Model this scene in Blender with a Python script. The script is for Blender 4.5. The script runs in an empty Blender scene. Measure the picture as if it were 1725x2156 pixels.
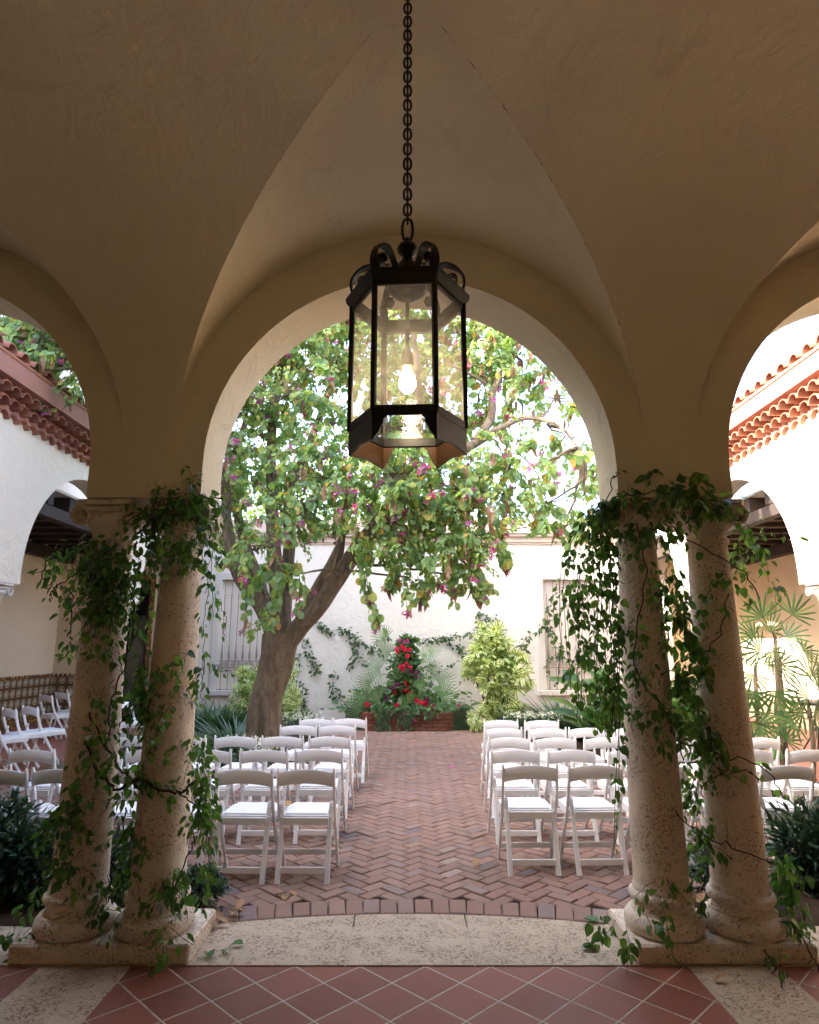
import bpy, math, random
import numpy as np
from mathutils import Vector, Matrix, Quaternion, noise
R = math.radians
S = bpy.context.scene
COL = S.collection
random.seed(7)
RNG = np.random.default_rng(11)

# ------------------------------------------------------------------ camera
PITCH, CAMH, FPX = R(11.92), 1.64, 1360.0        # FPX: focal length in pixels of a 2156 px tall picture
cam_d = bpy.data.cameras.new('camera'); cam = bpy.data.objects.new('camera', cam_d); COL.objects.link(cam)
cam.location = (0, 0, CAMH); cam.rotation_euler = (math.pi/2 + PITCH, 0, 0)
cam_d.sensor_fit = 'VERTICAL'; cam_d.sensor_height = 36.0; cam_d.sensor_width = 28.8
cam_d.lens = 36.0*FPX/2156.0
cam_d.clip_start = 0.02; cam_d.clip_end = 800
S.camera = cam

# ------------------------------------------------------------------ sky, sun, exposure
SUN_EL, SUN_DIR = 35.0, Vector((0.95, 0.22, 0)).normalized()      # direction the light travels over the ground
w = bpy.data.worlds.new('World'); S.world = w; w.use_nodes = True
nt = w.node_tree; nt.nodes.clear()
sky = nt.nodes.new('ShaderNodeTexSky'); sky.sky_type = 'NISHITA'; sky.sun_disc = False
sky.sun_elevation = R(SUN_EL)
src = -SUN_DIR                                                     # towards the sun
sky.sun_rotation = math.atan2(src.x, src.y)
sky.air_density = 0.7; sky.dust_density = 5.0; sky.ozone_density = 0.3
bg = nt.nodes.new('ShaderNodeBackground'); bg.inputs[1].default_value = 0.15
wo = nt.nodes.new('ShaderNodeOutputWorld')
nt.links.new(sky.outputs[0], bg.inputs[0]); nt.links.new(bg.outputs[0], wo.inputs[0])
sd = bpy.data.lights.new('sun', 'SUN'); sd.energy = 2.6; sd.angle = R(0.5); sd.color = (1.0, 0.93, 0.82)
sun = bpy.data.objects.new('sun', sd); COL.objects.link(sun)
tv = Vector((SUN_DIR.x*math.cos(R(SUN_EL)), SUN_DIR.y*math.cos(R(SUN_EL)), -math.sin(R(SUN_EL))))
sun.rotation_euler = tv.to_track_quat('-Z', 'Y').to_euler(); sun.location = (-8, -3, 9)
S.view_settings.view_transform = 'Standard'; S.view_settings.look = 'None'
S.view_settings.exposure = 3.7; S.view_settings.gamma = 1.0
S.cycles.max_bounces = 10; S.cycles.diffuse_bounces = 6; S.cycles.transparent_max_bounces = 12
S.cycles.sample_clamp_indirect = 6

# ------------------------------------------------------------------ where a point of the picture lies in the place
CP, SP = math.cos(PITCH), math.sin(PITCH)
def ray(px, py):
    cx, cy = (px-862.5)/FPX, (1078-py)/FPX
    return Vector((cx, CP - cy*SP, SP + cy*CP))
def P(px, py, Y):
    d = ray(px, py); return Vector((0, 0, CAMH)) + d*(Y/d.y)
def G(px, py, h=0.0):
    d = ray(px, py); return Vector((0, 0, CAMH)) + d*((h-CAMH)/d.z)

# ------------------------------------------------------------------ objects
OFF = {}
def thing(name, label, cat, loc=(0, 0, 0), rotz=0, group=None):
    o = bpy.data.objects.new(name, None); COL.objects.link(o)
    o.location = loc; o.rotation_euler = (0, 0, rotz); o.empty_display_size = .1
    o['label'] = label; o['category'] = cat
    if group: o['group'] = group
    OFF[o.name] = Vector(loc); return o
def tag(o, label, cat, group=None):
    o['label'] = label; o['category'] = cat
    if group: o['group'] = group
    return o
def link(name, me, mat, parent=None, label=None, kind=None):
    o = bpy.data.objects.new(name, me); COL.objects.link(o)
    if mat: me.materials.append(mat)
    if parent:
        o.parent = parent; off = OFF.get(parent.name, Vector((0, 0, 0)))
        me.transform(Matrix.Translation(-off)); OFF[o.name] = off
    if label: o['label'] = label
    if kind: o['kind'] = kind
    return o
def dup(root, loc, rotz, label, group=None):
    r = root.copy(); COL.objects.link(r); r.location = loc; r.rotation_euler = (0, 0, rotz); r['label'] = label
    if group: r['group'] = group
    for ch in list(root.children):
        c = ch.copy(); COL.objects.link(c); c.parent = r
        for g in ch.children:
            d = g.copy(); COL.objects.link(d); d.parent = c
    return r

def frame(d):
    d = d.normalized(); u = Vector((0, 0, 1)) if abs(d.z) < .95 else Vector((0, 1, 0))
    a = d.cross(u).normalized(); return a, a.cross(d).normalized()
class M:
    def __init__(s): s.v = []; s.f = []
    def add(s, vs, fs):
        n = len(s.v); s.v += [tuple(v) for v in vs]; s.f += [tuple(i+n for i in f) for f in fs]
    def box(s, x0, x1, y0, y1, z0, z1, b=0.0):
        c = Vector(((x0+x1)/2, (y0+y1)/2, (z0+z1)/2)); s.cbox(c, (x1-x0, y1-y0, z1-z0), b)
    def cbox(s, c, size, b=0.0, rot=None):
        hx, hy, hz = [q/2 for q in size]; c = Vector(c)
        if b <= 0:
            vs = [Vector((i*hx, j*hy, k*hz)) for i in (-1, 1) for j in (-1, 1) for k in (-1, 1)]
            fs = [(0, 1, 3, 2), (4, 6, 7, 5), (0, 4, 5, 1), (2, 3, 7, 6), (0, 2, 6, 4), (1, 5, 7, 3)]
        else:
            vs = []; idx = {}
            for i in (-1, 1):
                for j in (-1, 1):
                    for k in (-1, 1):
                        for ax in range(3):
                            p = [i*hx, j*hy, k*hz]
                            for q in range(3):
                                if q != ax: p[q] -= b*(i, j, k)[q]
                            idx[(i, j, k, ax)] = len(vs); vs.append(Vector(p))
            fs = []
            for ax in range(3):
                o = [q for q in range(3) if q != ax]
                for sg in (-1, 1):
                    q = []
                    for a, b2 in ((-1, -1), (1, -1), (1, 1), (-1, 1)):
                        t = [0, 0, 0]; t[ax] = sg; t[o[0]] = a; t[o[1]] = b2; q.append(idx[(t[0], t[1], t[2], ax)])
                    if (sg == 1) == (ax == 1): q.reverse()
                    fs.append(q)
            for ax in range(3):
                o = [q for q in range(3) if q != ax]
                for a in (-1, 1):
                    for b2 in (-1, 1):
                        t = [0, 0, 0]; t[o[0]] = a; t[o[1]] = b2
                        t0 = t[:]; t0[ax] = -1; t1 = t[:]; t1[ax] = 1
                        fs.append((idx[(*t0, o[0])], idx[(*t1, o[0])], idx[(*t1, o[1])], idx[(*t0, o[1])]))
            for i in (-1, 1):
                for j in (-1, 1):
                    for k in (-1, 1): fs.append((idx[(i, j, k, 0)], idx[(i, j, k, 1)], idx[(i, j, k, 2)]))
        if rot is not None: vs = [rot @ v for v in vs]
        s.add([v+c for v in vs], fs)
    def tube(s, pts, rad, n=8, cap=True):
        pts = [Vector(p) for p in pts]
        if not isinstance(rad, (list, tuple)): rad = [rad]*len(pts)
        vs = []; a = None
        for i, p in enumerate(pts):
            d = (pts[min(i+1, len(pts)-1)] - pts[max(i-1, 0)])
            if d.length < 1e-9: d = Vector((0, 0, 1))
            d.normalize()
            if a is None: a, b = frame(d)
            else:
                a = (a - d*a.dot(d))
                if a.length < 1e-6: a, b = frame(d)
                a.normalize(); b = a.cross(d)
            for k in range(n):
                t = 2*math.pi*k/n; vs.append(p + (a*math.cos(t) + b*math.sin(t))*rad[i])
        fs = [(i*n+k, i*n+(k+1) % n, (i+1)*n+(k+1) % n, (i+1)*n+k) for i in range(len(pts)-1) for k in range(n)]
        if cap: fs.append(tuple(range(n))[::-1]); fs.append(tuple((len(pts)-1)*n+k for k in range(n)))
        s.add(vs, fs)
    def bar(s, pts, w, d, ax=(1, 0, 0), ch=.25):
        """chamfered rectangular bar along pts; w along ax, d across"""
        pts = [Vector(p) for p in pts]; vs = []; n = 8
        if not isinstance(w, (list, tuple)): w = [w]*len(pts)
        if not isinstance(d, (list, tuple)): d = [d]*len(pts)
        for i, p in enumerate(pts):
            t = (pts[min(i+1, len(pts)-1)] - pts[max(i-1, 0)]).normalized()
            a = Vector(ax); a = (a - t*a.dot(t)).normalized(); b = a.cross(t)
            hw, hd = w[i]/2, d[i]/2; c = min(hw, hd)*2*ch
            for u, v in ((hw, -hd+c), (hw, hd-c), (hw-c, hd), (-hw+c, hd), (-hw, hd-c), (-hw, -hd+c), (-hw+c, -hd), (hw-c, -hd)):
                vs.append(p + a*u + b*v)
        fs = [(i*n+k, i*n+(k+1) % n, (i+1)*n+(k+1) % n, (i+1)*n+k) for i in range(len(pts)-1) for k in range(n)]
        fs.append(tuple(range(n))[::-1]); fs.append(tuple((len(pts)-1)*n+k for k in range(n)))
        s.add(vs, fs)
    def lathe(s, prof, c, n=32, mod=None, cap=True):
        c = Vector(c); vs = []
        for r, z in prof:
            for k in range(n):
                t = 2*math.pi*k/n; rr = r if mod is None else mod(r, z, t)
                vs.append(c + Vector((rr*math.cos(t), rr*math.sin(t), z)))
        fs = [(i*n+k, i*n+(k+1) % n, (i+1)*n+(k+1) % n, (i+1)*n+k) for i in range(len(prof)-1) for k in range(n)]
        if cap: fs.append(tuple(range(n))[::-1]); fs.append(tuple((len(prof)-1)*n+k for k in range(n)))
        s.add(vs, fs)
    def prism(s, poly, ax, a0, a1):
        """extrude 2-D polygon along axis ax ('x','y','z') from a0 to a1"""
        def mk(p, a): return {'x': (a, p[0], p[1]), 'y': (p[0], a, p[1]), 'z': (p[0], p[1], a)}[ax]
        n = len(poly); vs = [mk(p, a0) for p in poly] + [mk(p, a1) for p in poly]
        fs = [tuple(range(n))[::-1], tuple(range(n, 2*n))] + [(k, (k+1) % n, n+(k+1) % n, n+k) for k in range(n)]
        s.add(vs, fs)
    def grid(s, fn, nu, nv, flip=False):
        vs = [fn(i/nu, j/nv) for j in range(nv+1) for i in range(nu+1)]
        fs = []
        for j in range(nv):
            for i in range(nu):
                q = (j*(nu+1)+i, j*(nu+1)+i+1, (j+1)*(nu+1)+i+1, (j+1)*(nu+1)+i); fs.append(q[::-1] if flip else q)
        s.add(vs, fs)
    def mesh(s, name, ang=35):
        me = bpy.data.meshes.new(name); me.from_pydata(s.v, [], s.f); me.validate()
        import bmesh
        bm = bmesh.new(); bm.from_mesh(me); bmesh.ops.recalc_face_normals(bm, faces=bm.faces); bm.to_mesh(me); bm.free()
        me.polygons.foreach_set('use_smooth', [True]*len(me.polygons)); me.set_sharp_from_angle(angle=R(ang)); me.update()
        return me
    def build(s, name, mat, parent=None, ang=35, label=None, kind=None):
        return link(name, s.mesh(name, ang), mat, parent, label, kind)

# ------------------------------------------------------------------ leaves: many copies of a small template in one mesh
def tmpl(outline, fold=.15, droop=.15):
    """leaf along +y (length 1), half outlines [(x,y)...] from base to tip, midrib folded; returns v, f, uv"""
    v = [(0, 0, 0)]; n = len(outline)
    mid = [(0, y, -droop*y*y) for x, y in outline]
    v = mid + [(x, y, abs(x)*fold*2 - droop*y*y) for x, y in outline] + [(-x, y, abs(x)*fold*2 - droop*y*y) for x, y in outline]
    f = []
    for i in range(n-1):
        f.append((i, n+i, n+i+1, i+1)); f.append((i+1, 2*n+i+1, 2*n+i, i))
    mx = max(x for x, y in outline) or 1
    uv = [(0, y) for x, y in outline] + [(x/mx, y) for x, y in outline] + [(-x/mx, y) for x, y in outline]
    return np.array(v, float), f, np.array(uv, float)
OVAL = tmpl([(0.001, 0), (.15, .12), (.235, .35), (.21, .6), (.1, .85), (.001, 1)], .16, .3)
LANCE = tmpl([(0.001, 0), (.1, .15), (.15, .4), (.1, .75), (.001, 1)], .2, .25)
HEART = tmpl([(0.001, .05), (.26, -.06), (.42, .14), (.4, .42), (.24, .72), (.08, .92), (.001, 1)], .12, .22)
BAUH = tmpl([(0.001, .04), (.24, -.04), (.44, .14), (.52, .42), (.46, .74), (.3, .96), (.14, .96), (.001, .72)], .16, .22)
STRAP = tmpl([(.012, 0), (.019, .3), (.019, .6), (.012, .85), (.001, 1)], .1, .75)
FLOWER = None
def radial(n, w, lo=-1.2, hi=1.2, cup=.3, ln=(1, 1), droop=.2):
    vs = []; fs = []; uv = []
    base = tmpl([(0.001, 0), (w*.7, .25), (w, .6), (w*.6, .9), (.001, 1)], .1, droop)
    for k in range(n):
        a = lo + (hi-lo)*k/(n-1) if n > 1 else 0
        L = ln[0] + (ln[1]-ln[0])*abs(2*k/(n-1)-1)
        m = Matrix.Rotation(-a, 3, 'Z') @ Matrix.Rotation(cup, 3, 'X')
        pts = np.array([m @ Vector(p) for p in base[0]])*L
        o = sum(len(q) for q in vs); vs.append(pts); fs += [tuple(i+o for i in f) for f in base[1]]; uv.append(base[2])
    return np.concatenate(vs), fs, np.concatenate(uv)
PETAL = radial(5, .2, -2.6, 2.6, .5)
SCHEF = radial(7, .15, -2.7, 2.7, -.25, (1, .75), .3)
FAN = radial(10, .05, -1.5, 1.5, .12, (1, .8), .12)
FAN2 = radial(19, .028, -1.9, 1.9, .1, (1, .7), .12)
class Leaves:
    def __init__(s, t): s.t = t; s.p = []; s.d = []; s.n = []; s.s = []
    def add(s, p, d, nrm, size): s.p.append(tuple(p)); s.d.append(tuple(d)); s.n.append(tuple(nrm)); s.s.append(size)
    def arrays(s):
        T, F, UV = s.t
        p = np.array(s.p); d = np.array(s.d); n = np.array(s.n); sc = np.array(s.s)
        d /= np.linalg.norm(d, axis=1)[:, None]+1e-9
        n = n - d*(n*d).sum(1)[:, None]; ln = np.linalg.norm(n, axis=1)[:, None]; n = np.where(ln > 1e-4, n/(ln+1e-9), [[1, 0, 0]])
        b = np.cross(d, n)
        Rm = np.stack([b, d, n], axis=2)
        V = np.einsum('nij,kj->nki', Rm, T)*sc[:, None, None] + p[:, None, :]
        return V.reshape(-1, 3), F, len(T), len(p), UV
def build_leaves(name, Ls, mat, parent=None, label=None, kind=None):
    Ls = [l for l in (Ls if isinstance(Ls, list) else [Ls]) if l.p]
    Vs = []; loops = []; lt = []; uvs = []; o = 0
    for L in Ls:
        V, F, nt_, N, UV = L.arrays(); Vs.append(V)
        fl = np.array([i for f in F for i in f]); ln = np.array([len(f) for f in F])
        loops.append((fl[None, :] + (np.arange(N)*nt_)[:, None]).ravel() + o); lt.append(np.tile(ln, N))
        uvs.append(np.tile(UV[fl], (N, 1))); o += len(V)
    V = np.concatenate(Vs); loops = np.concatenate(loops); lt = np.concatenate(lt); uvs = np.concatenate(uvs)
    me = bpy.data.meshes.new(name); me.vertices.add(len(V)); me.vertices.foreach_set('co', V.ravel().astype(np.float32))
    me.loops.add(len(loops)); me.loops.foreach_set('vertex_index', loops.astype(np.int32))
    me.polygons.add(len(lt)); st = np.concatenate([[0], np.cumsum(lt)[:-1]]); me.polygons.foreach_set('loop_start', st.astype(np.int32))
    me.polygons.foreach_set('use_smooth', np.ones(len(lt), bool))
    ul = me.uv_layers.new(name='leaf'); ul.data.foreach_set('uv', uvs.ravel().astype(np.float32))
    me.update(calc_edges=True); me.validate()
    return link(name, me, mat, parent, label, kind)
def rv(s=1.0): return Vector((random.gauss(0, s), random.gauss(0, s), random.gauss(0, s)))
def smooth_pts(pts, k=6, wob=0.0):
    """Catmull-Rom through pts"""
    pts = [Vector(p) for p in pts]
    if len(pts) < 3: pts = [pts[0], (pts[0]+pts[-1])/2, pts[-1]]
    q = [pts[0]*2-pts[1]] + pts + [pts[-1]*2-pts[-2]]; out = []
    for i in range(1, len(q)-2):
        for j in range(k):
            t = j/k; a, b, c, d = q[i-1], q[i], q[i+1], q[i+2]
            p = .5*((2*b)+(c-a)*t+(2*a-5*b+4*c-d)*t*t+(3*b-a-3*c+d)*t**3)
            if wob and (i > 1 or j): p = p + rv(wob)
            out.append(p)
    out.append(pts[-1]); return out

# ------------------------------------------------------------------ materials
MATS = {}
class N:
    def __init__(s, name):
        s.m = bpy.data.materials.new(name); s.m.use_nodes = True; s.t = s.m.node_tree; s.t.nodes.clear()
        s.out = s.t.nodes.new('ShaderNodeOutputMaterial'); s.b = s.t.nodes.new('ShaderNodeBsdfPrincipled')
        s.t.links.new(s.b.outputs[0], s.out.inputs[0]); s.tc = s.t.nodes.new('ShaderNodeTexCoord')
        s.geo = s.t.nodes.new('ShaderNodeNewGeometry')
    def l(s, a, b): s.t.links.new(a, b)
    def noise(s, scale, detail=4, rough=.55, vec=None, dist=0):
        n = s.t.nodes.new('ShaderNodeTexNoise'); n.inputs['Scale'].default_value = scale; n.inputs['Detail'].default_value = detail
        n.inputs['Roughness'].default_value = rough; n.inputs['Distortion'].default_value = dist
        s.l(vec if vec else s.tc.outputs['Object'], n.inputs['Vector']); return n.outputs['Fac']
    def vor(s, scale, feat='F1', vec=None):
        n = s.t.nodes.new('ShaderNodeTexVoronoi'); n.feature = feat; n.inputs['Scale'].default_value = scale
        s.l(vec if vec else s.tc.outputs['Object'], n.inputs['Vector']); return n.outputs['Distance']
    def ramp(s, fac, stops, interp='LINEAR'):
        n = s.t.nodes.new('ShaderNodeValToRGB'); n.color_ramp.interpolation = interp; e = n.color_ramp.elements
        while len(e) < len(stops): e.new(.5)
        for q, (p, c) in zip(e, stops): q.position = p; q.color = (*c, 1) if len(c) == 3 else c
        s.l(fac, n.inputs[0]); return n.outputs['Color']
    def g(s, fac, a, b): return s.ramp(fac, [(a, (0, 0, 0)), (b, (1, 1, 1))])
    def mix(s, fac, a, b, mode='MIX'):
        n = s.t.nodes.new('ShaderNodeMix'); n.data_type = 'RGBA'; n.blend_type = mode
        for v, i in ((fac, 0), (a, 6), (b, 7)):
            if isinstance(v, (int, float)): n.inputs[i].default_value = v
            elif isinstance(v, tuple): n.inputs[i].default_value = (*v, 1)
            else: s.l(v, n.inputs[i])
        return n.outputs[2]
    def math(s, op, a, b=0.0):
        n = s.t.nodes.new('ShaderNodeMath'); n.operation = op
        for v, i in ((a, 0), (b, 1)):
            if isinstance(v, (int, float)): n.inputs[i].default_value = v
            else: s.l(v, n.inputs[i])
        return n.outputs[0]
    def bump(s, h, strength=.3, dist=.01, prev=None):
        n = s.t.nodes.new('ShaderNodeBump'); n.inputs['Strength'].default_value = strength; n.inputs['Distance'].default_value = dist
        s.l(h, n.inputs['Height'])
        if prev: s.l(prev, n.inputs['Normal'])
        return n.outputs[0]
    def scale(s, v3, vec=None):
        n = s.t.nodes.new('ShaderNodeMapping'); n.inputs['Scale'].default_value = v3
        s.l(vec if vec else s.tc.outputs['Object'], n.inputs[0]); return n.outputs[0]
    def fin(s, col=None, rough=.7, nrm=None, spec=None, metal=None):
        if col is not None:
            if isinstance(col, tuple): s.b.inputs['Base Color'].default_value = (*col, 1)
            else: s.l(col, s.b.inputs['Base Color'])
        if isinstance(rough, (int, float)): s.b.inputs['Roughness'].default_value = rough
        else: s.l(rough, s.b.inputs['Roughness'])
        if nrm: s.l(nrm, s.b.inputs['Normal'])
        if spec is not None: s.b.inputs['Specular IOR Level'].default_value = spec
        if metal is not None: s.b.inputs['Metallic'].default_value = metal
        return s.m
def stucco(name, c0, c1, bump=.35, stain=(.5, .42, .32), st=.3):
    n = N(name); big = n.noise(.9, 5, .6); med = n.noise(5, 5, .6, dist=.6); fine = n.noise(60, 3, .6)
    col = n.mix(big, c0, c1)
    col = n.mix(n.math('MULTIPLY', n.g(n.noise(2.2, 8, .7, dist=1.2), .58, .78), st), col, stain)
    col = n.mix(n.math('MULTIPLY', n.g(n.noise(45, 3, .6), .62, .8), .12), col, stain)
    b = n.bump(med, bump, .05); b = n.bump(fine, bump*.6, .006, b)
    return n.fin(col, .9, b, .2)
m_inner = stucco('loggia_plaster', (.74, .68, .49), (.67, .605, .42), .4, (.40, .34, .22), .45)
m_wall = stucco('white_stucco', (.86, .83, .77), (.80, .76, .69), .55, (.6, .52, .43), .28)
m_side = stucco('cream_stucco', (.72, .65, .54), (.66, .58, .47), .4, (.55, .47, .37), .3)
m_cream = stucco('yellow_plaster', (.72, .6, .43), (.66, .54, .37), .2, (.5, .4, .28), .2)
m_trim = stucco('stone_trim', (.66, .56, .47), (.58, .47, .39), .2)
def coral(name, c0, c1, pit=(.16, .10, .06)):
    n = N(name); v = n.scale((1, 1, 1))
    big = n.noise(3, 5, .6); pits = n.noise(75, 4, .75); patch = n.noise(6, 4, .6)
    vv = n.vor(55)
    hole = n.math('MULTIPLY', n.g(pits, .53, .62), n.g(patch, .36, .56))
    hole2 = n.math('SUBTRACT', 1.0, n.g(n.noise(30, 5, .7, dist=.15), .33, .38))
    hh = n.math('MAXIMUM', hole, n.math('MULTIPLY', hole2, .8))
    col = n.mix(big, c0, c1)
    col = n.mix(n.math('MULTIPLY', n.g(n.noise(120, 2, .6), .4, .7), .25), col, tuple(q*.72 for q in c0))
    col = n.mix(n.math('MULTIPLY', hh, .85), col, pit)
    b = n.bump(n.noise(9, 5, .6), .35, .02)
    b = n.bump(n.math('SUBTRACT', 1.0, hh), .8, .006, b); b = n.bump(n.noise(150, 3, .6), .3, .003, b)
    return n.fin(col, .88, b, .25)
m_coral = coral('coral_stone', (.80, .71, .58), (.74, .62, .47))
m_slab = coral('coral_slab', (.54, .45, .33), (.48, .38, .265), (.09, .06, .04))
m_pale = coral('pale_carved_stone', (.70, .64, .57), (.62, .55, .48), (.4, .34, .28))
def island_ramp(n, stops): return n.ramp(n.geo.outputs['Random Per Island'], stops)
def brickmat(name, stops, rough=.85):
    n = N(name); col = island_ramp(n, stops)
    col = n.mix(n.math('MULTIPLY', n.noise(14, 6, .7), .55), col, tuple(q*.55 for q in stops[0][1]))
    col = n.mix(n.math('MULTIPLY', n.g(n.noise(1.1, 4, .6), .45, .75), .3), col, (.11, .075, .055))
    col = n.mix(n.math('MULTIPLY', n.g(n.noise(60, 4, .7), .6, .75), .4), col, (.42, .36, .3))
    b = n.bump(n.noise(35, 5, .7), .5, .006); b = n.bump(n.noise(200, 3, .6), .25, .002, b)
    return n.fin(col, rough, b, .3)
m_brick = brickmat('paver_brick', [(0, (.29, .175, .13)), (.3, (.325, .19, .14)), (.55, (.265, .175, .138)), (.75, (.35, .22, .165)), (.9, (.30, .21, .18)), (.96, (.18, .155, .155)), (1, (.44, .33, .26))])
m_brick2 = brickmat('planter_brick', [(0, (.30, .11, .07)), (.5, (.24, .09, .06)), (1, (.36, .16, .11))])
n = N('terracotta_floor')
def tilefloor():
    n = N('terracotta_tile')
    m = n.t.nodes.new('ShaderNodeMapping'); m.inputs['Rotation'].default_value = (0, 0, R(45)); m.inputs['Location'].default_value = (TX, TY, 0)
    n.l(n.tc.outputs['Object'], m.inputs[0])
    sx = n.t.nodes.new('ShaderNodeSeparateXYZ'); n.l(m.outputs[0], sx.inputs[0])
    def cell(o):
        q = n.math('DIVIDE', o, TS); fr = n.math('FRACT', n.math('ADD', q, 100.0)); d = n.math('ABSOLUTE', n.math('SUBTRACT', fr, .5))
        return n.math('FLOOR', n.math('ADD', q, 100.0)), d
    fx, dx = cell(sx.outputs[0]); fy, dy = cell(sx.outputs[1])
    wob = n.math('MULTIPLY', n.math('SUBTRACT', n.noise(20, 3, .5), .5), .012)
    d = n.math('ADD', n.math('MAXIMUM', dx, dy), wob)
    grout = n.g(d, .478, .486)
    cb = n.t.nodes.new('ShaderNodeCombineXYZ'); n.l(fx, cb.inputs[0]); n.l(fy, cb.inputs[1])
    wn = n.t.nodes.new('ShaderNodeTexWhiteNoise'); n.l(cb.outputs[0], wn.inputs[0])
    col = n.ramp(wn.outputs['Value'], [(0, (.23, .078, .042)), (.35, (.275, .098, .055)), (.7, (.19, .062, .036)), (1, (.30, .118, .07))])
    col = n.mix(n.math('MULTIPLY', n.noise(7, 6, .65), .5), col, (.23, .085, .06))
    col = n.mix(n.math('MULTIPLY', n.g(n.noise(90, 3, .7), .68, .8), .35), col, (.1, .05, .035))
    gcol = n.mix(n.g(n.noise(9, 5, .7), .5, .75), (.46, .39, .31), (.24, .18, .13))
    col = n.mix(grout, col, gcol)
    b = n.bump(n.math('SUBTRACT', 1.0, n.g(d, .465, .49)), .6, .004); b = n.bump(n.noise(12, 4, .6), .12, .01, b)
    ro = n.math('ADD', n.math('MULTIPLY', n.noise(6, 5, .6), .3), .38)
    ro = n.math('MAXIMUM', ro, n.math('MULTIPLY', grout, .85))
    return n.fin(col, ro, b, .3)
bpy.data.materials.remove(n.m)
TS = .2425; TX = 0.0; TY = 0.0
def leafmat(name, stops, rough=.4, trans=.35, edge=None, vein=True):
    n = N(name); col = island_ramp(n, stops)
    uv = n.t.nodes.new('ShaderNodeUVMap'); sx = n.t.nodes.new('ShaderNodeSeparateXYZ'); n.l(uv.outputs[0], sx.inputs[0])
    au = n.math('ABSOLUTE', sx.outputs[0])
    if edge:
        wob = n.math('ADD', au, n.math('MULTIPLY', n.math('SUBTRACT', n.noise(60, 3, .6), .5), .9))
        col = n.mix(n.g(wob, .32, .5), col, edge)
    if vein: col = n.mix(n.math('MULTIPLY', n.math('SUBTRACT', 1.0, n.g(au, .03, .12)), .35), col, tuple(min(1, q*1.8+.05) for q in stops[0][1]))
    col = n.mix(n.math('MULTIPLY', n.g(n.noise(30, 4, .6), .45, .7), .3), col, tuple(q*.6 for q in stops[0][1]))
    n.fin(col, rough, n.bump(n.noise(40, 3, .5), .25, .004), .45)
    tr = n.t.nodes.new('ShaderNodeBsdfTranslucent'); ms = n.t.nodes.new('ShaderNodeMixShader'); ms.inputs[0].default_value = trans
    tc = n.mix(1.0, col, (1.9, 2.0, 1.0), 'MULTIPLY'); n.l(tc, tr.inputs[0])
    n.l(n.b.outputs[0], ms.inputs[1]); n.l(tr.outputs[0], ms.inputs[2]); n.l(ms.outputs[0], n.out.inputs[0])
    return n.m
m_bauh = leafmat('orchid_tree_leaf', [(0, (.17, .27, .14)), (.3, (.26, .37, .15)), (.55, (.22, .33, .21)), (.78, (.32, .40, .14)), (.95, (.42, .42, .12)), (.98, (.55, .32, .08)), (1, (.48, .22, .09))], .65, .5)
m_vine = leafmat('smilax_leaf', [(0, (.045, .11, .03)), (.5, (.075, .165, .045)), (.85, (.12, .22, .055)), (1, (.2, .3, .08))], .35, .42)
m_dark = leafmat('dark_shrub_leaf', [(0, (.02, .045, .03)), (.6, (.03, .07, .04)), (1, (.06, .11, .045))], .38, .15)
m_grass = leafmat('mondo_grass', [(0, (.035, .08, .045)), (.6, (.065, .13, .065)), (1, (.13, .2, .09))], .4, .2, vein=False)
m_schef = leafmat('variegated_leaf', [(0, (.09, .18, .05)), (.5, (.14, .24, .07)), (1, (.2, .3, .08))], .35, .35, (.82, .82, .48))
m_palm = leafmat('palm_leaf', [(0, (.035, .08, .03)), (.5, (.06, .125, .04)), (.88, (.10, .18, .055)), (1, (.30, .29, .14))], .35, .35)
m_broad = leafmat('broad_leaf', [(0, (.045, .12, .03)), (.6, (.08, .18, .04)), (1, (.17, .26, .06))], .28, .35)
m_creep = leafmat('creeper_leaf', [(0, (.05, .09, .045)), (.6, (.08, .14, .06)), (1, (.14, .2, .09))], .4, .25)
m_bgtree = leafmat('background_leaf', [(0, (.10, .17, .04)), (.6, (.18, .25, .05)), (1, (.28, .32, .07))], .5, .5)
m_magenta = leafmat('magenta_petal', [(0, (.55, .02, .20)), (.5, (.45, .07, .32)), (.8, (.35, .12, .45)), (1, (.6, .2, .45))], .5, .4, vein=False)
m_pink = leafmat('hot_pink_petal', [(0, (.75, .012, .10)), (1, (.6, .01, .12))], .5, .3, vein=False)
m_red = leafmat('crimson_petal', [(0, (.32, .008, .015)), (1, (.5, .01, .02))], .5, .25, vein=False)
m_purple = leafmat('purple_petal', [(0, (.14, .02, .10)), (1, (.3, .03, .2))], .5, .3, vein=False)
m_white_f = leafmat('white_petal', [(0, (.75, .75, .72)), (1, (.8, .78, .8))], .5, .3, vein=False)
m_pod = leafmat('brown_seed_pod', [(0, (.2, .1, .06)), (.5, (.28, .15, .09)), (1, (.35, .2, .14))], .7, .2, vein=False)
m_dry = leafmat('dry_leaf', [(0, (.25, .12, .06)), (.5, (.36, .2, .1)), (.8, (.42, .28, .12)), (1, (.3, .1, .04))], .6, .2)
def simple(name, col, rough=.5, metal=0, spec=.5, bs=60, bst=.1, var=.15):
    n = N(name); c = n.mix(n.math('MULTIPLY', n.noise(8, 5, .6), var*2), col, tuple(q*.6 for q in col))
    return n.fin(c, rough, n.bump(n.noise(bs, 3, .6), bst, .003), spec, metal)
m_chair = simple('white_resin', (.86, .86, .86), .38, 0, .45, 30, .05, .04)
m_cushion = simple('white_vinyl', (.84, .84, .84), .45, 0, .4, 15, .08, .02)
m_iron = simple('black_iron', (.018, .019, .018), .42, .3, .5, 40, .3, .3)
m_copper = simple('aged_copper', (.085, .042, .018), .5, .5, .5, 25, .3, .4)
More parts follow.
